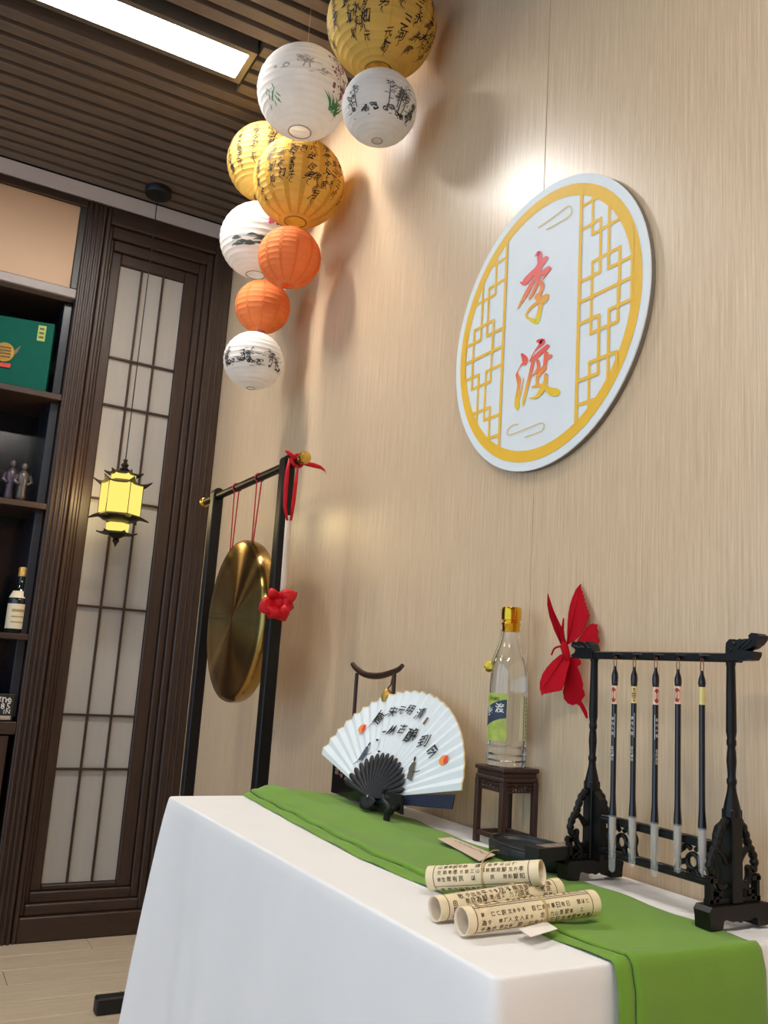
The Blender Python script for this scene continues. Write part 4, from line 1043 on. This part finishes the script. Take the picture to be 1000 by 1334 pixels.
for yc in (YN + .065, YF - .068):
    m = MB(); F = lambda a, z: Vector((BX, yc + a, TZ + .074 + z))
    m.tube([F(.010 * math.cos(k * PI / 8), -.004 + .010 * math.sin(k * PI / 8)) for k in range(16)], .0036, 8, True)
    for s in (-1, 1):
        C_ = catmull([(s * .030, -.020, 0), (s * .026, -.008, 0), (s * .029, .004, 0), (s * .024, .014, 0), (s * .028, .022, 0)], 4); m.tube([F(a, b_) for a, b_, _ in C_], .0042, 8)
        C_ = catmull([(s * .027, .004, 0), (s * .018, .010, 0), (s * .012, .016, 0), (s * .004, .012, 0)], 4); m.tube([F(a, b_) for a, b_, _ in C_], .0036, 8)
        m.tube([F(s * .010, -.004), F(s * .026, -.010)], .004, 8)
        m.tube([F(s * .006, -.013), F(s * .010, -.022)], .004, 8)
    m.build('carved_panel', M['black_wood'], rk, True, 40)
BZ = 1.1045
MB().bbox((BX - .0075, .818, BZ - .0062), (BX + .0075, 1.140, BZ + .0062), .0015).build('top_bar', M['black_wood'], rk)
def head(pts, ox, oy, sc, nm_):
    Q = [onx(ox + x * sc, oy + y_ * sc, BX - .009) for x, y_ in pts]
    vs = [Vector((BX - .009, q.y, q.z)) for q in Q] + [Vector((BX + .009, q.y, q.z)) for q in Q]; n = len(Q)
    m = MB().add(vs, [tuple(range(n - 1, -1, -1)), tuple(range(n, 2 * n))] + [(i, (i + 1) % n, n + (i + 1) % n, n + i) for i in range(n)])
    return m.build(nm_, M['black_wood'], rk)
hd = head([(495, 330), (500, 250), (540, 205), (600, 205), (630, 220), (660, 200), (690, 215), (720, 200), (770, 200), (765, 160), (800, 130), (860, 135), (900, 165), (890, 210), (850, 265), (790, 310), (715, 335), (770, 345), (820, 350), (820, 395), (790, 450), (720, 458), (640, 458), (495, 458)], 890, 810, .11, 'dragon_head')
m = MB(); q = onx(890 + 600 * .11, 810 + 255 * .11, BX - .009); m.sphere(q, .0032, 10); m.build('eye', M['black'], hd, True)
m = MB()
for P_ in ([(640, 330), (700, 250), (740, 215)], [(690, 320), (760, 260), (800, 200)], [(520, 320), (545, 310), (560, 335), (540, 355)]):
    m.tube([onx(890 + x * .11, 810 + y_ * .11, BX - .0095) for x, y_ in P_], .0011, 6)
m.build('mane', M['black'], hd, True)
hd = head([(355, 610), (370, 570), (400, 578), (430, 568), (465, 576), (500, 568), (525, 600), (540, 650), (540, 722), (370, 715), (355, 690), (390, 665), (392, 640)], 690, 750, .15, 'dragon_head')
m = MB(); rr = random.Random(5)
for k in range(9):
    m.sphere(onx(690 + (385 + 16 * k) * .15, 750 + (600 + rr.uniform(-14, 30)) * .15, BX - .009), .0026, 8)
m.build('mane', M['black'], hd, True)

# ------------------------------------------------------------------ five hanging brushes
BRX = BX - .013
BR = [((801, 866), (797.5, 1137), 1062, 893, 917, 'round'), ((826, 867), (824, 1131), 1063, 894, 916, 'script'), ((854, 868), (853, 1143), 1071, 895, 918, 'round'), ((883, 870), (883, 1138), 1073, 894, 917, 'half'), ((914, 872), (912, 1139), 1078, 895, 918, 'plain')]
BLAB = ['first brush on the rack from the stool side, with red round seal band', 'second brush on the rack, with gold band framed in brown', 'middle brush of the five on the rack, hanging lowest of its neighbours', 'fourth brush on the rack with a half-seen red seal band', 'last brush at the dragon-head end with plain yellow band']
M['band'] = mat('brush_band', rgb(232, 196, 166), .4, var=.04); M['band_y'] = mat('brush_band_yellow', rgb(224, 206, 130), .35, .2, var=.04)
M['seal'] = mat('brush_seal', rgb(158, 40, 40), .5, var=.1); M['brown'] = mat('brush_brown', rgb(110, 60, 34), .5, var=.1)
M['bristle'] = mat('bristle', rgb(176, 160, 146), .8, var=.2, vscale=(400, 400, 20))
M['silver'] = mat('brush_lettering', rgb(200, 198, 192), .4, .3, var=.05)
mc, nt, b = new_mat('clear_plastic'); setp(b, Base_Color=(.80, .82, .84), Roughness=.25, Alpha=.20); b.inputs['IOR'].default_value = 1.4; M['sheath'] = mc
for (tp, bt_, vs_, v0, v1, kind), lb in zip(BR, BLAB):
    T = onx(*tp, BRX); B = onx(*bt_, BRX); yb = T.y; u_ = (tp[0] + bt_[0]) / 2
    zt_ = T.z; zb_ = B.z; zs_ = onx(u_, vs_, BRX).z; z0, z1 = onx(u_, v1, BRX).z, onx(u_, v0, BRX).z
    br = thing('writing_brush', lb, 'brush', (BRX, yb, zb_), 'writing brushes on the rack')
    H = lambda z: z - zb_
    c = (BRX, yb, zb_)
    MB().lathe([(0.00224, H(zt_) - .002), (0.00256, H(zt_) - .007), (0.00480, H(zt_) - .014), (0.00528, H(zt_) - .020), (0.00480, H(z1) + .002), (0.00432, H(z1)), (0.00424, H(z0)), (0.00424, H(zs_) + .035), (0.00448, H(zs_) + .022), (0.00576, H(zs_) + .002), (0.00560, H(zs_) - .002)], c, 20).build('handle', mat('brush_handle', rgb(14, 13, 16), .22, var=.1, coat=.4), br, True, 50)
    bd = MB().lathe([(0.00464, H(z0)), (0.00464, H(z1))], c, 20, cap=False).build('label_band', M['band_y'] if kind in ('plain', 'script') else M['band'], br, True)
    cm = math.atan2(CAM.y - yb, CAM.x - BRX)
    def fm(a, z, r_=.0048): return Vector((BRX + r_ * math.cos(cm + a), yb + r_ * math.sin(cm + a), z))
    zc_ = (z0 + z1) / 2; hh = (z1 - z0) / 2
    if kind != 'plain':
        m = MB(); a0 = {'round': .35, 'script': .0, 'half': -.35}[kind]
        if lb.startswith('first'): a0 = -.45
        P_ = [fm(a0, zc_)] + [fm(a0 + (1.0 if kind != 'script' else .62) * math.cos(k * PI / 10), zc_ + hh * .82 * math.sin(k * PI / 10)) for k in range(20)]
        m.add(P_, [(0, 1 + k, 1 + (k + 1) % 20) for k in range(20)]); m.build('seal_print', M['seal'] if kind != 'script' else M['brown'], bd)
        m = MB()
        for k, ch in enumerate('精品' if kind == 'script' else '筆'): glyph(m, ch, lambda x, z: fm(x / .0048, z, .0050), a0 * .0048, zc_ + (hh * .4 - k * hh * .8 if kind == 'script' else 0), .006 if kind == 'script' else .0075)
        m.build('seal_character', M['band'], bd)
    if kind in ('round', 'script'):
        m = MB(); sgn = 1 if bt_[0] > 840 else -1
        for k, ch in enumerate('狼毫大楷'): glyph(m, ch, lambda x, z: fm(x / .0044 + sgn * .62, z, .0045), 0, z0 - .022 - k * .0075, .0052)
        for k, ch in enumerate('書畫湖筆'): glyph(m, ch, lambda x, z: fm(x / .0044 + sgn * .62, z, .0045), 0, z0 - .066 - k * .0058, .005)
        stroke(m, [(-.0036, z0 - .015, .0007), (-.0036, z0 - .050, .0007)], lambda x, z: fm(x / .0044 + sgn * .62, z, .0045), 1, 1, False)
        stroke(m, [(.0036, z0 - .015, .0007), (.0036, z0 - .050, .0007)], lambda x, z: fm(x / .0044 + sgn * .62, z, .0045), 1, 1, False)
        m.build('lettering', M['silver'], br)
    MB().lathe([(0.00464, H(zs_) - .002), (0.00480, H(zs_) - .02), (0.00400, H(zs_) - .036), (0.00160, H(zs_) - .058), (0.00032, H(zs_) - .064)], c, 16).build('bristles', M['bristle'], br, True, 60)
    MB().lathe([(0.00624, H(zs_)), (0.00592, H(zs_) - .03), (.0051, .008), (.0045, .003), (.0010, 0)], c, 20, cap=False).build('plastic_sheath', M['sheath'], br, True, 60)
    MB().tube(catmull([(BRX, yb - .0015, zt_ - .005), (BRX, yb - .003, zt_ + .004), (BRX, yb, BZ + .001), (BRX, yb + .003, zt_ + .004), (BRX, yb + .0015, zt_ - .005)], 5), .0006, 6).build('hanging_loop', M['brown'], br, True)
    MB().tube([(BX - .006, yb, BZ - .001), (BRX - .001, yb, BZ - .0005), (BRX - .003, yb, BZ + .003)], [.0022, .002, .0016], 8).build('hook', M['black_wood'], rk, True)
    MB().bbox((BX - .0085, yb - .011, BZ - .002), (BX - .006, yb + .011, BZ + .003), .001).build('hook_plate', M['black_wood'], rk)

# ================================================================== STOOL AND BOTTLE
SX0, SX1, SY0, SY1, SH = -.096, -.010, 1.330, 1.420, .8955
so = thing('display_stool', 'small square carved dark wood stool carrying the clear bottle', 'stool', ((SX0 + SX1) / 2, (SY0 + SY1) / 2, TZ))
MB().bbox((SX0, SY0, SH - .008), (SX1, SY1, SH), .002).build('top_board', M['redwood'], so)
MB().bbox((SX0 + .004, SY0 + .004, SH - .016), (SX1 - .004, SY1 - .004, SH - .008), .001).build('waist', M['redwood'], so)
MB().bbox((SX0 + .001, SY0 + .001, SH - .026), (SX1 - .001, SY1 - .001, SH - .016), .003).build('shoulder', M['redwood'], so)
lw = .011
for x in (SX0 + .001, SX1 - .001 - lw):
    for y_ in (SY0 + .001, SY1 - .001 - lw):
        MB().bbox((x, y_, TZ + .0008), (x + lw, y_ + lw, SH - .024), .0012).build('leg', M['redwood'], so)
sz0, sz1 = TZ + .014, TZ + .022
for y_ in (SY0 + .003, SY1 - .011): MB().bbox((SX0 + lw, y_, sz0), (SX1 - lw, y_ + .008, sz1), .001).build('stretcher', M['redwood'], so)
for x in (SX0 + .003, SX1 - .011): MB().bbox((x, SY0 + lw, sz0), (x + .008, SY1 - lw, sz1), .001).build('stretcher', M['redwood'], so)
def fret(P0, du, Lf):
    m = MB(); zt2 = SH - .026; F = lambda a, z: P0 + du * a + Vector((0, 0, zt2 + z))
    nw = Vector((du.y, -du.x, 0))
    def bar(a0, z0, a1, z1, r=.0016): m.tube([F(a0, z0), F(a1, z1)], r, 6)
    bar(0, -.002, Lf, -.002, .002); bar(0, -.016, Lf, -.016)
    k = 0; a = .004
    while a < Lf - .004:
        C_ = catmull([(a, -.003, 0), (a + .004, -.008, 0), (a + .001, -.012, 0), (a + .006, -.016, 0)], 4); m.tube([F(q[0], q[1]) for q in C_], .0017, 6)
        if k % 2: m.sphere(F(a + .004, -.010), .003, 8)
        a += .0068; k += 1
    m.build('carved_apron', M['redwood'], so, True, 40)
fret(Vector((SX0 + lw + .001, SY0 + .005, 0)), Vector((1, 0, 0)), SX1 - SX0 - 2 * lw - .002)
fret(Vector((SX0 + .005, SY0 + lw + .001, 0)), Vector((0, 1, 0)), SY1 - SY0 - 2 * lw - .002)
fret(Vector((SX0 + lw + .001, SY1 - .006, 0)), Vector((1, 0, 0)), SX1 - SX0 - 2 * lw - .002)
fret(Vector((SX1 - .006, SY0 + lw + .001, 0)), Vector((0, 1, 0)), SY1 - SY0 - 2 * lw - .002)

BC = Vector((-.0555, 1.376, SH)); bh = .300
bo = thing('liquor_bottle', 'clear glass liquor bottle with gold cap and green label on the stool', 'bottle', BC)
mgl, nt, b = new_mat('clear_glass'); setp(b, Base_Color=(.985, .99, .985), Roughness=.0, Transmission_Weight=1.); b.inputs['IOR'].default_value = 1.45
b.inputs['Transmission Weight'].default_value = 1.0; M['glass'] = mgl
ml2, nt, b = new_mat('clear_liquor'); setp(b, Base_Color=(.99, .985, .97), Roughness=.0); b.inputs['Transmission Weight'].default_value = 1.0; b.inputs['IOR'].default_value = 1.34; M['liquor'] = ml2
rb = .0372
outer = [(.001, .003), (rb * .80, .0), (rb * .97, .002), (rb, .006), (rb, .012), (rb * .965, .014), (rb * 1.0, .017), (rb, .023), (rb * .965, .025), (rb, .028), (rb, .036), (rb * .965, .038), (rb, .041), (rb, .140), (rb * .985, .156), (rb * .96, .172), (rb * .91, .187), (rb * .82, .199), (rb * .71, .210), (rb * .60, .221), (rb * .50, .233), (rb * .43, .246), (rb * .40, .262)]
inner = [(rb * .33, .262), (rb * .36, .246), (rb * .43, .232), (rb * .53, .220), (rb * .64, .209), (rb * .75, .198), (rb * .84, .186), (rb * .89, .171), (rb * .92, .156), (rb * .94, .138), (rb * .94, .045), (rb * .90, .040), (.001, .038)]
MB().lathe(outer + inner, BC, 56, cap=False).build('glass', M['glass'], bo, True, 50)
lq = [(.001, .0385), (rb * .895, .0405), (rb * .937, .0455), (rb * .937, .138), (rb * .917, .156), (rb * .887, .171), (rb * .837, .186), (rb * .747, .198), (rb * .69, .204), (.001, .204)]
MB().lathe(lq, BC, 56, cap=False).build('liquor', M['liquor'], bo, True, 50)
MB().lathe([(rb * .44, .252), (rb * .46, .254), (rb * .46, .264), (rb * .50, .266), (rb * .50, .269), (rb * .45, .271), (rb * .45, .273), (rb * .51, .275), (rb * .52, .279), (rb * .52, .296), (rb * .50, .299), (rb * .46, .300), (.001, .300)], BC, 40, cap=True).build('cap', M['gold'], bo, True, 40)
def patch(a0, a1, z0, z1, r_, nm_, m_, parent, wavy=0):
    rows = []
    for j in range(9):
        f = j / 8; row_ = []
        for k in range(25):
            g_ = k / 24; a = a0 + (a1 - a0) * g_
            edge_ = wavy * math.sin(f * 9) * (1 if k == 24 else 0)
            a2 = a + edge_; z = z0 + (z1 - z0) * f + (wavy * .012 * math.sin(g_ * 7 + 1) if j in (0, 8) else 0)
            row_.append(BC + Vector((r_ * math.cos(a2), r_ * math.sin(a2), z)))
        rows.append(row_)
    return MB().grid(rows).build(nm_, m_, parent, True)
la0, la1 = PI - .90, PI + .86      # the label faces the room
lab = patch(la0, la1, .048, .135, rb + .0004, 'front_label', mat('lime_label', rgb(174, 188, 82), .5, var=.18, vscale=(60, 60, 60)), bo, .06)
# dark band drawn as a slanted ribbon
rows = []
for k in range(25):
    a = la0 + (la1 - la0) * k / 24; zc_ = .097 + .010 * math.sin((a - PI) * 1.6)
    rows.append([BC + Vector(((rb + .0007) * math.cos(a), (rb + .0007) * math.sin(a), zc_ - .017)), BC + Vector(((rb + .0007) * math.cos(a), (rb + .0007) * math.sin(a), zc_ + .017))])
MB().grid(rows).build('dark_band', mat('label_navy', rgb(46, 56, 76), .5, var=.08), lab)
def lf(x, z): a = PI + x / rb; return BC + Vector(((rb + .0010) * math.cos(a), (rb + .0010) * math.sin(a), z))
m = MB(); glyph(m, '李', lf, -.006, .101, .018); glyph(m, '渡', lf, .0185, .108, .018); m.build('label_characters', mat('label_white', rgb(232, 232, 224), .5, var=.03), lab)
m = MB()
for k, ch in enumerate('元代酒坊'): glyph(m, ch, lf, -.006 + k * .007, .124, .0072)
for k in range(3): stroke(m, [(-.010, .070 - k * .006, .0009), (.018, .070 - k * .006, .0009)], lf, 1, 1, False)
m.build('label_print', mat('label_dark_green', rgb(70, 84, 30), .6, var=.1), lab)
bl = patch(math.radians(-90), math.radians(-52), .050, .132, rb + .0003, 'back_label', mat('cream_back_label', rgb(214, 212, 176), .6, var=.05), bo)
m = MB()
def bf(x, z): a = math.radians(-70) + x / rb; return BC + Vector(((rb + .0006) * math.cos(a), (rb + .0006) * math.sin(a), z))
stroke(m, [(-.003, .052, .0016), (-.003, .131, .0016)], bf, 1, 1, False)
for k in range(11): glyph(m, SCROLL_TXT[k * 3], bf, .004, .126 - k * .007, .005)
m.build('back_print', M['ink'], bl)
# green ribbon and gold medallion at the neck
dirL = Vector((-.80, .45, 0)).normalized(); tl = Vector((-dirL.y, dirL.x, 0))
rp = [(.46, .256), (.46, .245), (.54, .232), (.66, .219), (.80, .205), (.93, .188)]
m = MB(); m.grid([[BC + dirL * (rb * q + .0015) + tl * w_ + Vector((0, 0, z)) for w_ in (-.003, .003)] for q, z in rp]); o = m.build('green_ribbon', mat('green_satin', rgb(24, 120, 84), .4, var=.05), bo, True)
sd = o.modifiers.new('s', 'SOLIDIFY'); sd.thickness = .0006
mc_ = BC + dirL * (rb * .95 + .003) + Vector((0, 0, .184)); nd = (dirL * .45 + tow * .9 + Vector((0, 0, .15))).normalized()
Mr = nd.to_track_quat('Z', 'Y').to_matrix()
md = MB().lathe([(.001, -.001), (.0105, -.001), (.0115, .0), (.0105, .0012), (.009, .0008), (.001, .0008)], mc_, 28, M=Mr, cap=False).build('medallion', M['gold'], bo, True, 40)
m = MB(); glyph(m, '酒', lambda x, y_: mc_ + Mr @ Vector((x, y_, .0013)), 0, 0, .012); m.build('medallion_relief', M['brass'], md)

# ================================================================== BUTTERFLY ON THE WALL
bfp = lambda x, y_, X: onx(690 + x * .15, 750 + y_ * .15, X)
bc = bfp(310, 650, -.028)
bu = thing('paper_butterfly', 'red felt butterfly decoration fixed on the wall behind the brush rack', 'butterfly', bc)
def wing(pts, nm_, root, xr, slope, scallop=0):
    P = []
    for x, y_ in pts:
        dd = math.hypot(x - root[0], y_ - root[1]) * .15; P.append(bfp(x, y_, xr + slope * dd))
    m = MB().add(P, [tuple(range(len(P)))]); 
    o = m.build(nm_, M['red'], bu); sd = o.modifiers.new('s', 'SOLIDIFY'); sd.thickness = .0016; sd.offset = 0
    bm = bmesh.new(); bm.from_mesh(o.data); bmesh.ops.triangulate(bm, faces=bm.faces); bm.to_mesh(o.data); bm.free()
    # raised vein along the leading edge
    return o
def scal(a, b, n_, h):
    out = []
    for k in range(n_):
        f0 = k / n_; f1 = (k + .5) / n_
        dx, dy = b[0] - a[0], b[1] - a[1]; l = math.hypot(dx, dy)
        out.append((a[0] + dx * f0, a[1] + dy * f0)); out.append((a[0] + dx * f1 + dy / l * h, a[1] + dy * f1 - dx / l * h))
    return out
o1 = wing([(155, 155), (175, 215), (200, 290), (235, 370), (270, 440), (296, 520), (300, 600), (268, 592), (215, 480), (170, 350), (152, 250)], 'upper_wing', (300, 600), -.030, -.0006)
o2 = wing([(440, 72), (400, 120), (370, 190), (350, 250), (335, 330), (328, 420), (322, 600), (380, 570), (430, 520), (480, 440), (515, 340)] + scal((515, 335), (450, 105), 7, 9), 'upper_wing', (322, 600), -.024, .00022)
o3 = wing([(390, 600), (440, 520), (480, 462), (520, 425), (545, 414), (588, 424), (580, 450), (592, 485), (583, 520), (600, 560), (588, 610), (592, 640), (520, 655), (440, 640)], 'hind_wing', (350, 620), -.022, .00025)
o4 = wing([(315, 665), (260, 690), (200, 740), (150, 795), (110, 855), (88, 925), (88, 985), (104, 1040), (120, 1022)] + scal((122, 1022), (282, 990), 7, -8) + [(300, 930), (320, 840), (345, 760)], 'lower_wing', (310, 670), -.030, -.00035)
o5 = wing([(335, 720), (315, 860), (300, 950), (288, 1010), (298, 1070), (330, 1108), (370, 1126), (404, 1112), (432, 1130), (462, 1185), (490, 1240), (502, 1235), (496, 1185), (470, 1130), (444, 1086), (476, 1040), (470, 1000), (455, 985), (460, 940), (445, 880), (428, 830), (410, 790), (445, 770), (440, 735), (390, 690)], 'lower_wing', (340, 720), -.024, .0001)
MB().tube([bfp(292, 560, -.030), bfp(300, 620, -.034), bfp(318, 690, -.034), bfp(345, 770, -.030)], [.004, .0075, .007, .003], 12).build('body', M['red'], bu, True)
MB().sphere(bfp(288, 622, -.034), .0055, 10).build('head', M['red'], bu, True)
MB().tube(catmull([tuple(bfp(270, 612, -.034)), tuple(bfp(215, 630, -.040)), tuple(bfp(186, 690, -.044))], 5), [.0018] * 11, 8).build('antenna', M['red'], bu, True)
MB().tube([bfp(292, 560, -.032), bfp(283, 470, -.036), bfp(292, 370, -.040)], [.003, .0028, .0014], 8).build('antenna', M['red'], bu, True)
for (a, b_), X in ((((268, 592), (160, 180)), -.033), (((322, 600), (436, 90)), -.024), (((315, 665), (98, 1000)), -.032)):
    MB().tube([bfp(a[0] + (b_[0] - a[0]) * f, a[1] + (b_[1] - a[1]) * f, X + (-.0006 if X == -.033 else (.00022 if X == -.024 else -.00035)) * math.hypot(b_[0] - a[0], b_[1] - a[1]) * .15 * f - .001) for f in (0, .33, .66, .95)], [.0012, .001, .0008, .0004], 6).build('wing_vein', M['red'], bu, True)

# ================================================================== HANGING STAND WITH BLACK BOX BASE
hs = thing('charm_stand', 'dark arched stand on a lettered black base behind the fan', 'stand', (-.08, 1.885, TZ))
MB().bbox((-.112, 1.775, TZ + .004), (-.048, 1.998, TZ + .088), .002).build('base_box', mat('gloss_black', rgb(12, 11, 13), .25, var=.1, coat=.3), hs)
m = MB()
for k, ch in enumerate('酒坊渡'):
    glyph(m, ch, lambda y_, z: Vector((-.1126, 1.972 - y_, TZ + .060 + z)), k * .026, -.004 * k, .020)
m.build('base_lettering', mat('copper_lettering', rgb(196, 150, 126), .4, .3, var=.05), hs)
HX = -.068
for u in (464.5, 513.5):
    tpt = onx(u, 880, HX); MB().tube([(HX, tpt.y, TZ + .088), (HX, tpt.y, tpt.z + .006)], .0048, 12).build('post', M['redwood'], hs, True, 40)
C_ = catmull([tuple(onx(u, v, HX)) for u, v in ((459, 865), (464, 871), (474, 878), (485, 880.5), (497, 880), (510, 876), (519, 872), (524, 867))], 5)
MB().tube(C_, [.0052 + .0028 * math.sin(PI * min(1, i / (len(C_) - 1) + .06)) for i in range(len(C_))], 12).build('arched_bar', M['redwood'], hs, True, 60)
ch_ = onx(504, 906, HX - .012)
MB().lathe([(.001, -.016), (.012, -.014), (.014, -.004), (.010, .008), (.005, .014), (.002, .016)], ch_, 18).build('gold_charm', mat('charm_gold', rgb(190, 146, 60), .4, .6, var=.2, vscale=(90, 90, 90)), hs, True, 50)
MB().tube([ch_ + Vector((0, 0, .015)), onx(509, 892, HX - .006), onx(512, 878, HX)], .0016, 6).build('charm_cord', M['redwood'], hs)

# ================================================================== FOLDING FAN ON ITS STAND
FN = Vector((-.885, -.156, .438)).normalized(); FP = Vector((-.168, 1.69, .7915))
FU = Vector((0, 0, 1)).cross(FN).normalized(); FV = FN.cross(FU)
FR = .2505
fa = thing('folding_fan', 'open white folding fan with brush lettering and black ribs', 'fan', FP)
def fpt(r, a, h=0): return FP + FU * (r * math.cos(a)) + FV * (r * math.sin(a)) + FN * h
A0, A1 = math.radians(13), math.radians(163); NP = 24
rin = .084
rows = []; edge_ = []
for k in range(NP * 2 + 1):
    a = A0 + (A1 - A0) * k / (NP * 2); h = .0026 if k % 2 else -.0026
    ro = FR * (1 + (.012 if k % 2 else 0)); row_ = [fpt(rin + (ro - rin) * f, a, h * (.3 + .7 * f)) for f in (0, .35, .7, 1)]
    # the free left end sags back
    rows.append(row_); edge_.append((fpt(ro - .0015, a, h), fpt(ro + .0012, a, h)))
o = MB().grid(rows).build('paper_leaf', M['fan_leaf'], fa); sd = o.modifiers.new('s', 'SOLIDIFY'); sd.thickness = .0005
leaf = o
m = MB(); m.grid([[p - FN * .0006, q - FN * .0006, q + FN * .0009, p + FN * .0009] for p, q in edge_]); m.build('gilt_edge', M['fan_edge'], leaf)
for k in range(17):
    a = math.radians(9) + math.radians(158) * k / 16; h = .005 + .0002 * k; d_ = FU * math.cos(a) + FV * math.sin(a)
    Pr = [(-.028, .0022), (-.018, .0036), (.0, .0026), (.03, .0038), (.060, .0052), (.082, .0066), (.092, .0060), (.098, .0036), (.100, .001)]
    MB().tube([FP + d_ * x + FN * h for x, _ in Pr], [w_ for _, w_ in Pr], 10, flat=(FN, .55)).build('rib', M['black_rib'], fa, True)
def guard(a, nm_, h, wd, m_):
    MB().prism([(-.024, wd * .6), (.06, wd * .7), (.235, wd * 1.15), (.238, -wd * 1.15), (.06, -wd * .7), (-.024, -wd * .6)], lambda x, y_, d_: FP + (FU * math.cos(a) + FV * math.sin(a)) * x + (FU * -math.sin(a) + FV * math.cos(a)) * y_ + FN * (h + d_), .003).build(nm_, m_, fa)
guard(math.radians(7.5), 'guard_stick', -.004, .0125, M['navy']); guard(math.radians(160), 'guard_stick', -.010, .010, M['navy'])
MB().lathe([(.001, 0), (.0034, 0), (.003, .002), (.001, .0026)], fpt(0, 0, .0105), 12, M=FN.to_track_quat('Z', 'Y').to_matrix(), cap=False).build('rivet', mat('rivet_steel', rgb(210, 210, 210), .2, .9, var=.05), fa, True)
def fpx(u, v, lay=.0042):
    d_ = ray(u, v); t_ = ((FP + FN * lay) - CAM).dot(FN) / d_.dot(FN); return CAM + d_ * t_
def floc(u, v): q = fpx(u, v) - FP; return q.dot(FU), q.dot(FV)
fmap = lambda x, y_: FP + FU * x + FV * y_ + FN * .0036
m = MB()
for ch, u, v, s, rot in (('唐', 493, 935, .029, .10), ('宋', 510, 927, .027, .08), ('元', 522, 925, .022, .05), ('明', 534, 924.5, .023, 0), ('清', 546.5, 929, .026, -.08), ('从', 510.5, 951, .024, .05), ('古', 524, 949, .024, 0), ('酿', 535.5, 957, .033, -.05), ('到', 551, 965, .028, -.1), ('今', 562, 979, .032, -.15)):
    x, y_ = floc(u, v); glyph(m, ch, fmap, x, y_, s, rot * -1, .25, 1, .07, u)
x, y_ = floc(500, 953); stroke(m, [(x - .005, y_ - .001, .003), (x + .004, y_ + .001, .0035)], fmap)
x, y_ = floc(496, 925); stroke(m, [(x, y_, .0035), (x - .004, y_ - .022, .003), (x - .020, y_ - .046, .001)], fmap)
m.build('brush_lettering', M['ink'], leaf)
m = MB(); x, y_ = floc(554, 939); stroke(m, [(x + .003, y_ + .008, .007), (x - .003, y_ - .008, .007)], fmap, 1, 1, False, caps=False); m.build('seal_stamp', mat('seal_brown', rgb(120, 74, 70), .7, var=.2, vscale=(300, 300, 300)), leaf)
# printed lanterns and robed figures
mo = mat('print_orange', rgb(246, 150, 60), .7, var=.1); mrd = mat('print_red', rgb(226, 70, 50), .7, var=.1)
for u, v in ((471, 949), (577, 990)):
    x, y_ = floc(u, v); m = MB(); m.add([fmap(x + .012 * math.cos(k * PI / 8), y_ + .011 * math.sin(k * PI / 8)) for k in range(16)], [tuple(range(16))]); m.build('printed_lantern', mo, leaf)
    m = MB(); m.add([fmap(x + .006 + .006 * math.cos(k * PI / 8), y_ + .002 + .009 * math.sin(k * PI / 8)) + FN * .0003 for k in range(16)], [tuple(range(16))]); m.build('printed_lantern_shade', mrd, leaf)
mfig = mat('print_robe_blue', rgb(70, 78, 92), .7, var=.15); mfig2 = mat('print_robe_olive', rgb(92, 86, 74), .7, var=.15)
for (u, v), mm_, sgn in (((475, 978), mfig, 1), ((537, 1000), mfig2, -1)):
    x, y_ = floc(u, v); m = MB(); k_s = 1.0 if sgn > 0 else 1.15
    q_ = [(.003, .016), (.009, .010), (.012, -.002), (.008, -.012), (.006, -.026), (-.014, -.030), (-.010, -.016), (-.007, -.002), (-.003, .012)]
    m.add([fmap(x + sgn * a_ * k_s * .8, y_ + b_ * k_s * .8) for a_, b_ in q_], [tuple(range(9))])
    m.build('printed_robe', mm_, leaf)
    m = MB(); stroke(m, [(x + .004 * sgn, y_ + .015 * k_s, .006), (x + .005 * sgn, y_ + .019 * k_s, .0055)], fmap); stroke(m, [(x, y_ - .010, .0015), (x + .016, y_ - .006, .002), (x + .024, y_ - .002, .001)], fmap); stroke(m, [(x - .010, y_ - .026, .003), (x - .020, y_ - .034, .001)], fmap)
    m.build('printed_ink', M['ink'], leaf)
m = MB()
for u, v in ((491, 964), (493, 979)):
    x, y_ = floc(u, v); stroke(m, [(x - .005, y_ + .002, .001), (x, y_, .005), (x + .005, y_ + .002, .001)], fmap)
x, y_ = floc(492, 971); stroke(m, [(x, y_ + .012, .0008), (x + .001, y_ - .012, .0008)], fmap); m.build('printed_ink', M['ink'], leaf)

fs = thing('fan_stand', 'small black fan easel with curved prongs on the runner', 'fan stand', (FP.x, FP.y, RT))
PXX = -.190
C_ = catmull([tuple(onx(u, v, PXX)) for u, v in ((503, 1071), (504, 1062), (506, 1052), (502, 1046), (499, 1039), (499, 1032), (503, 1026.5))], 5)
C_ = [Vector(p) for p in C_]; C_[0].z = TZ + .004
MB().tube(C_, [.0075 - .004 * i / len(C_) for i in range(len(C_))], 10).build('prong', M['black'], fs, True)
MB().tube([onx(505, 1056, PXX), onx(505, 1056, PXX) + Vector((.03, .012, .004))], [.006, .006], 10).build('prong_arm', M['black'], fs, True)
def plate(pts, X, nm_):
    Q = [onx(420 + x * .11, 960 + y_ * .11, X) for x, y_ in pts]; n = len(Q)
    vs = Q + [q + Vector((.006, 0, 0)) for q in Q]
    MB().add(vs, [tuple(range(n - 1, -1, -1)), tuple(range(n, 2 * n))] + [(i, (i + 1) % n, n + (i + 1) % n, n + i) for i in range(n)]).build(nm_, M['black'], fs)
plate([(398, 610), (420, 560), (488, 530), (560, 600), (760, 640), (930, 690), (930, 920), (880, 890), (830, 880), (790, 930), (740, 900), (560, 872), (440, 882), (466, 780), (452, 712), (412, 672)], -.160, 'cross_plate')
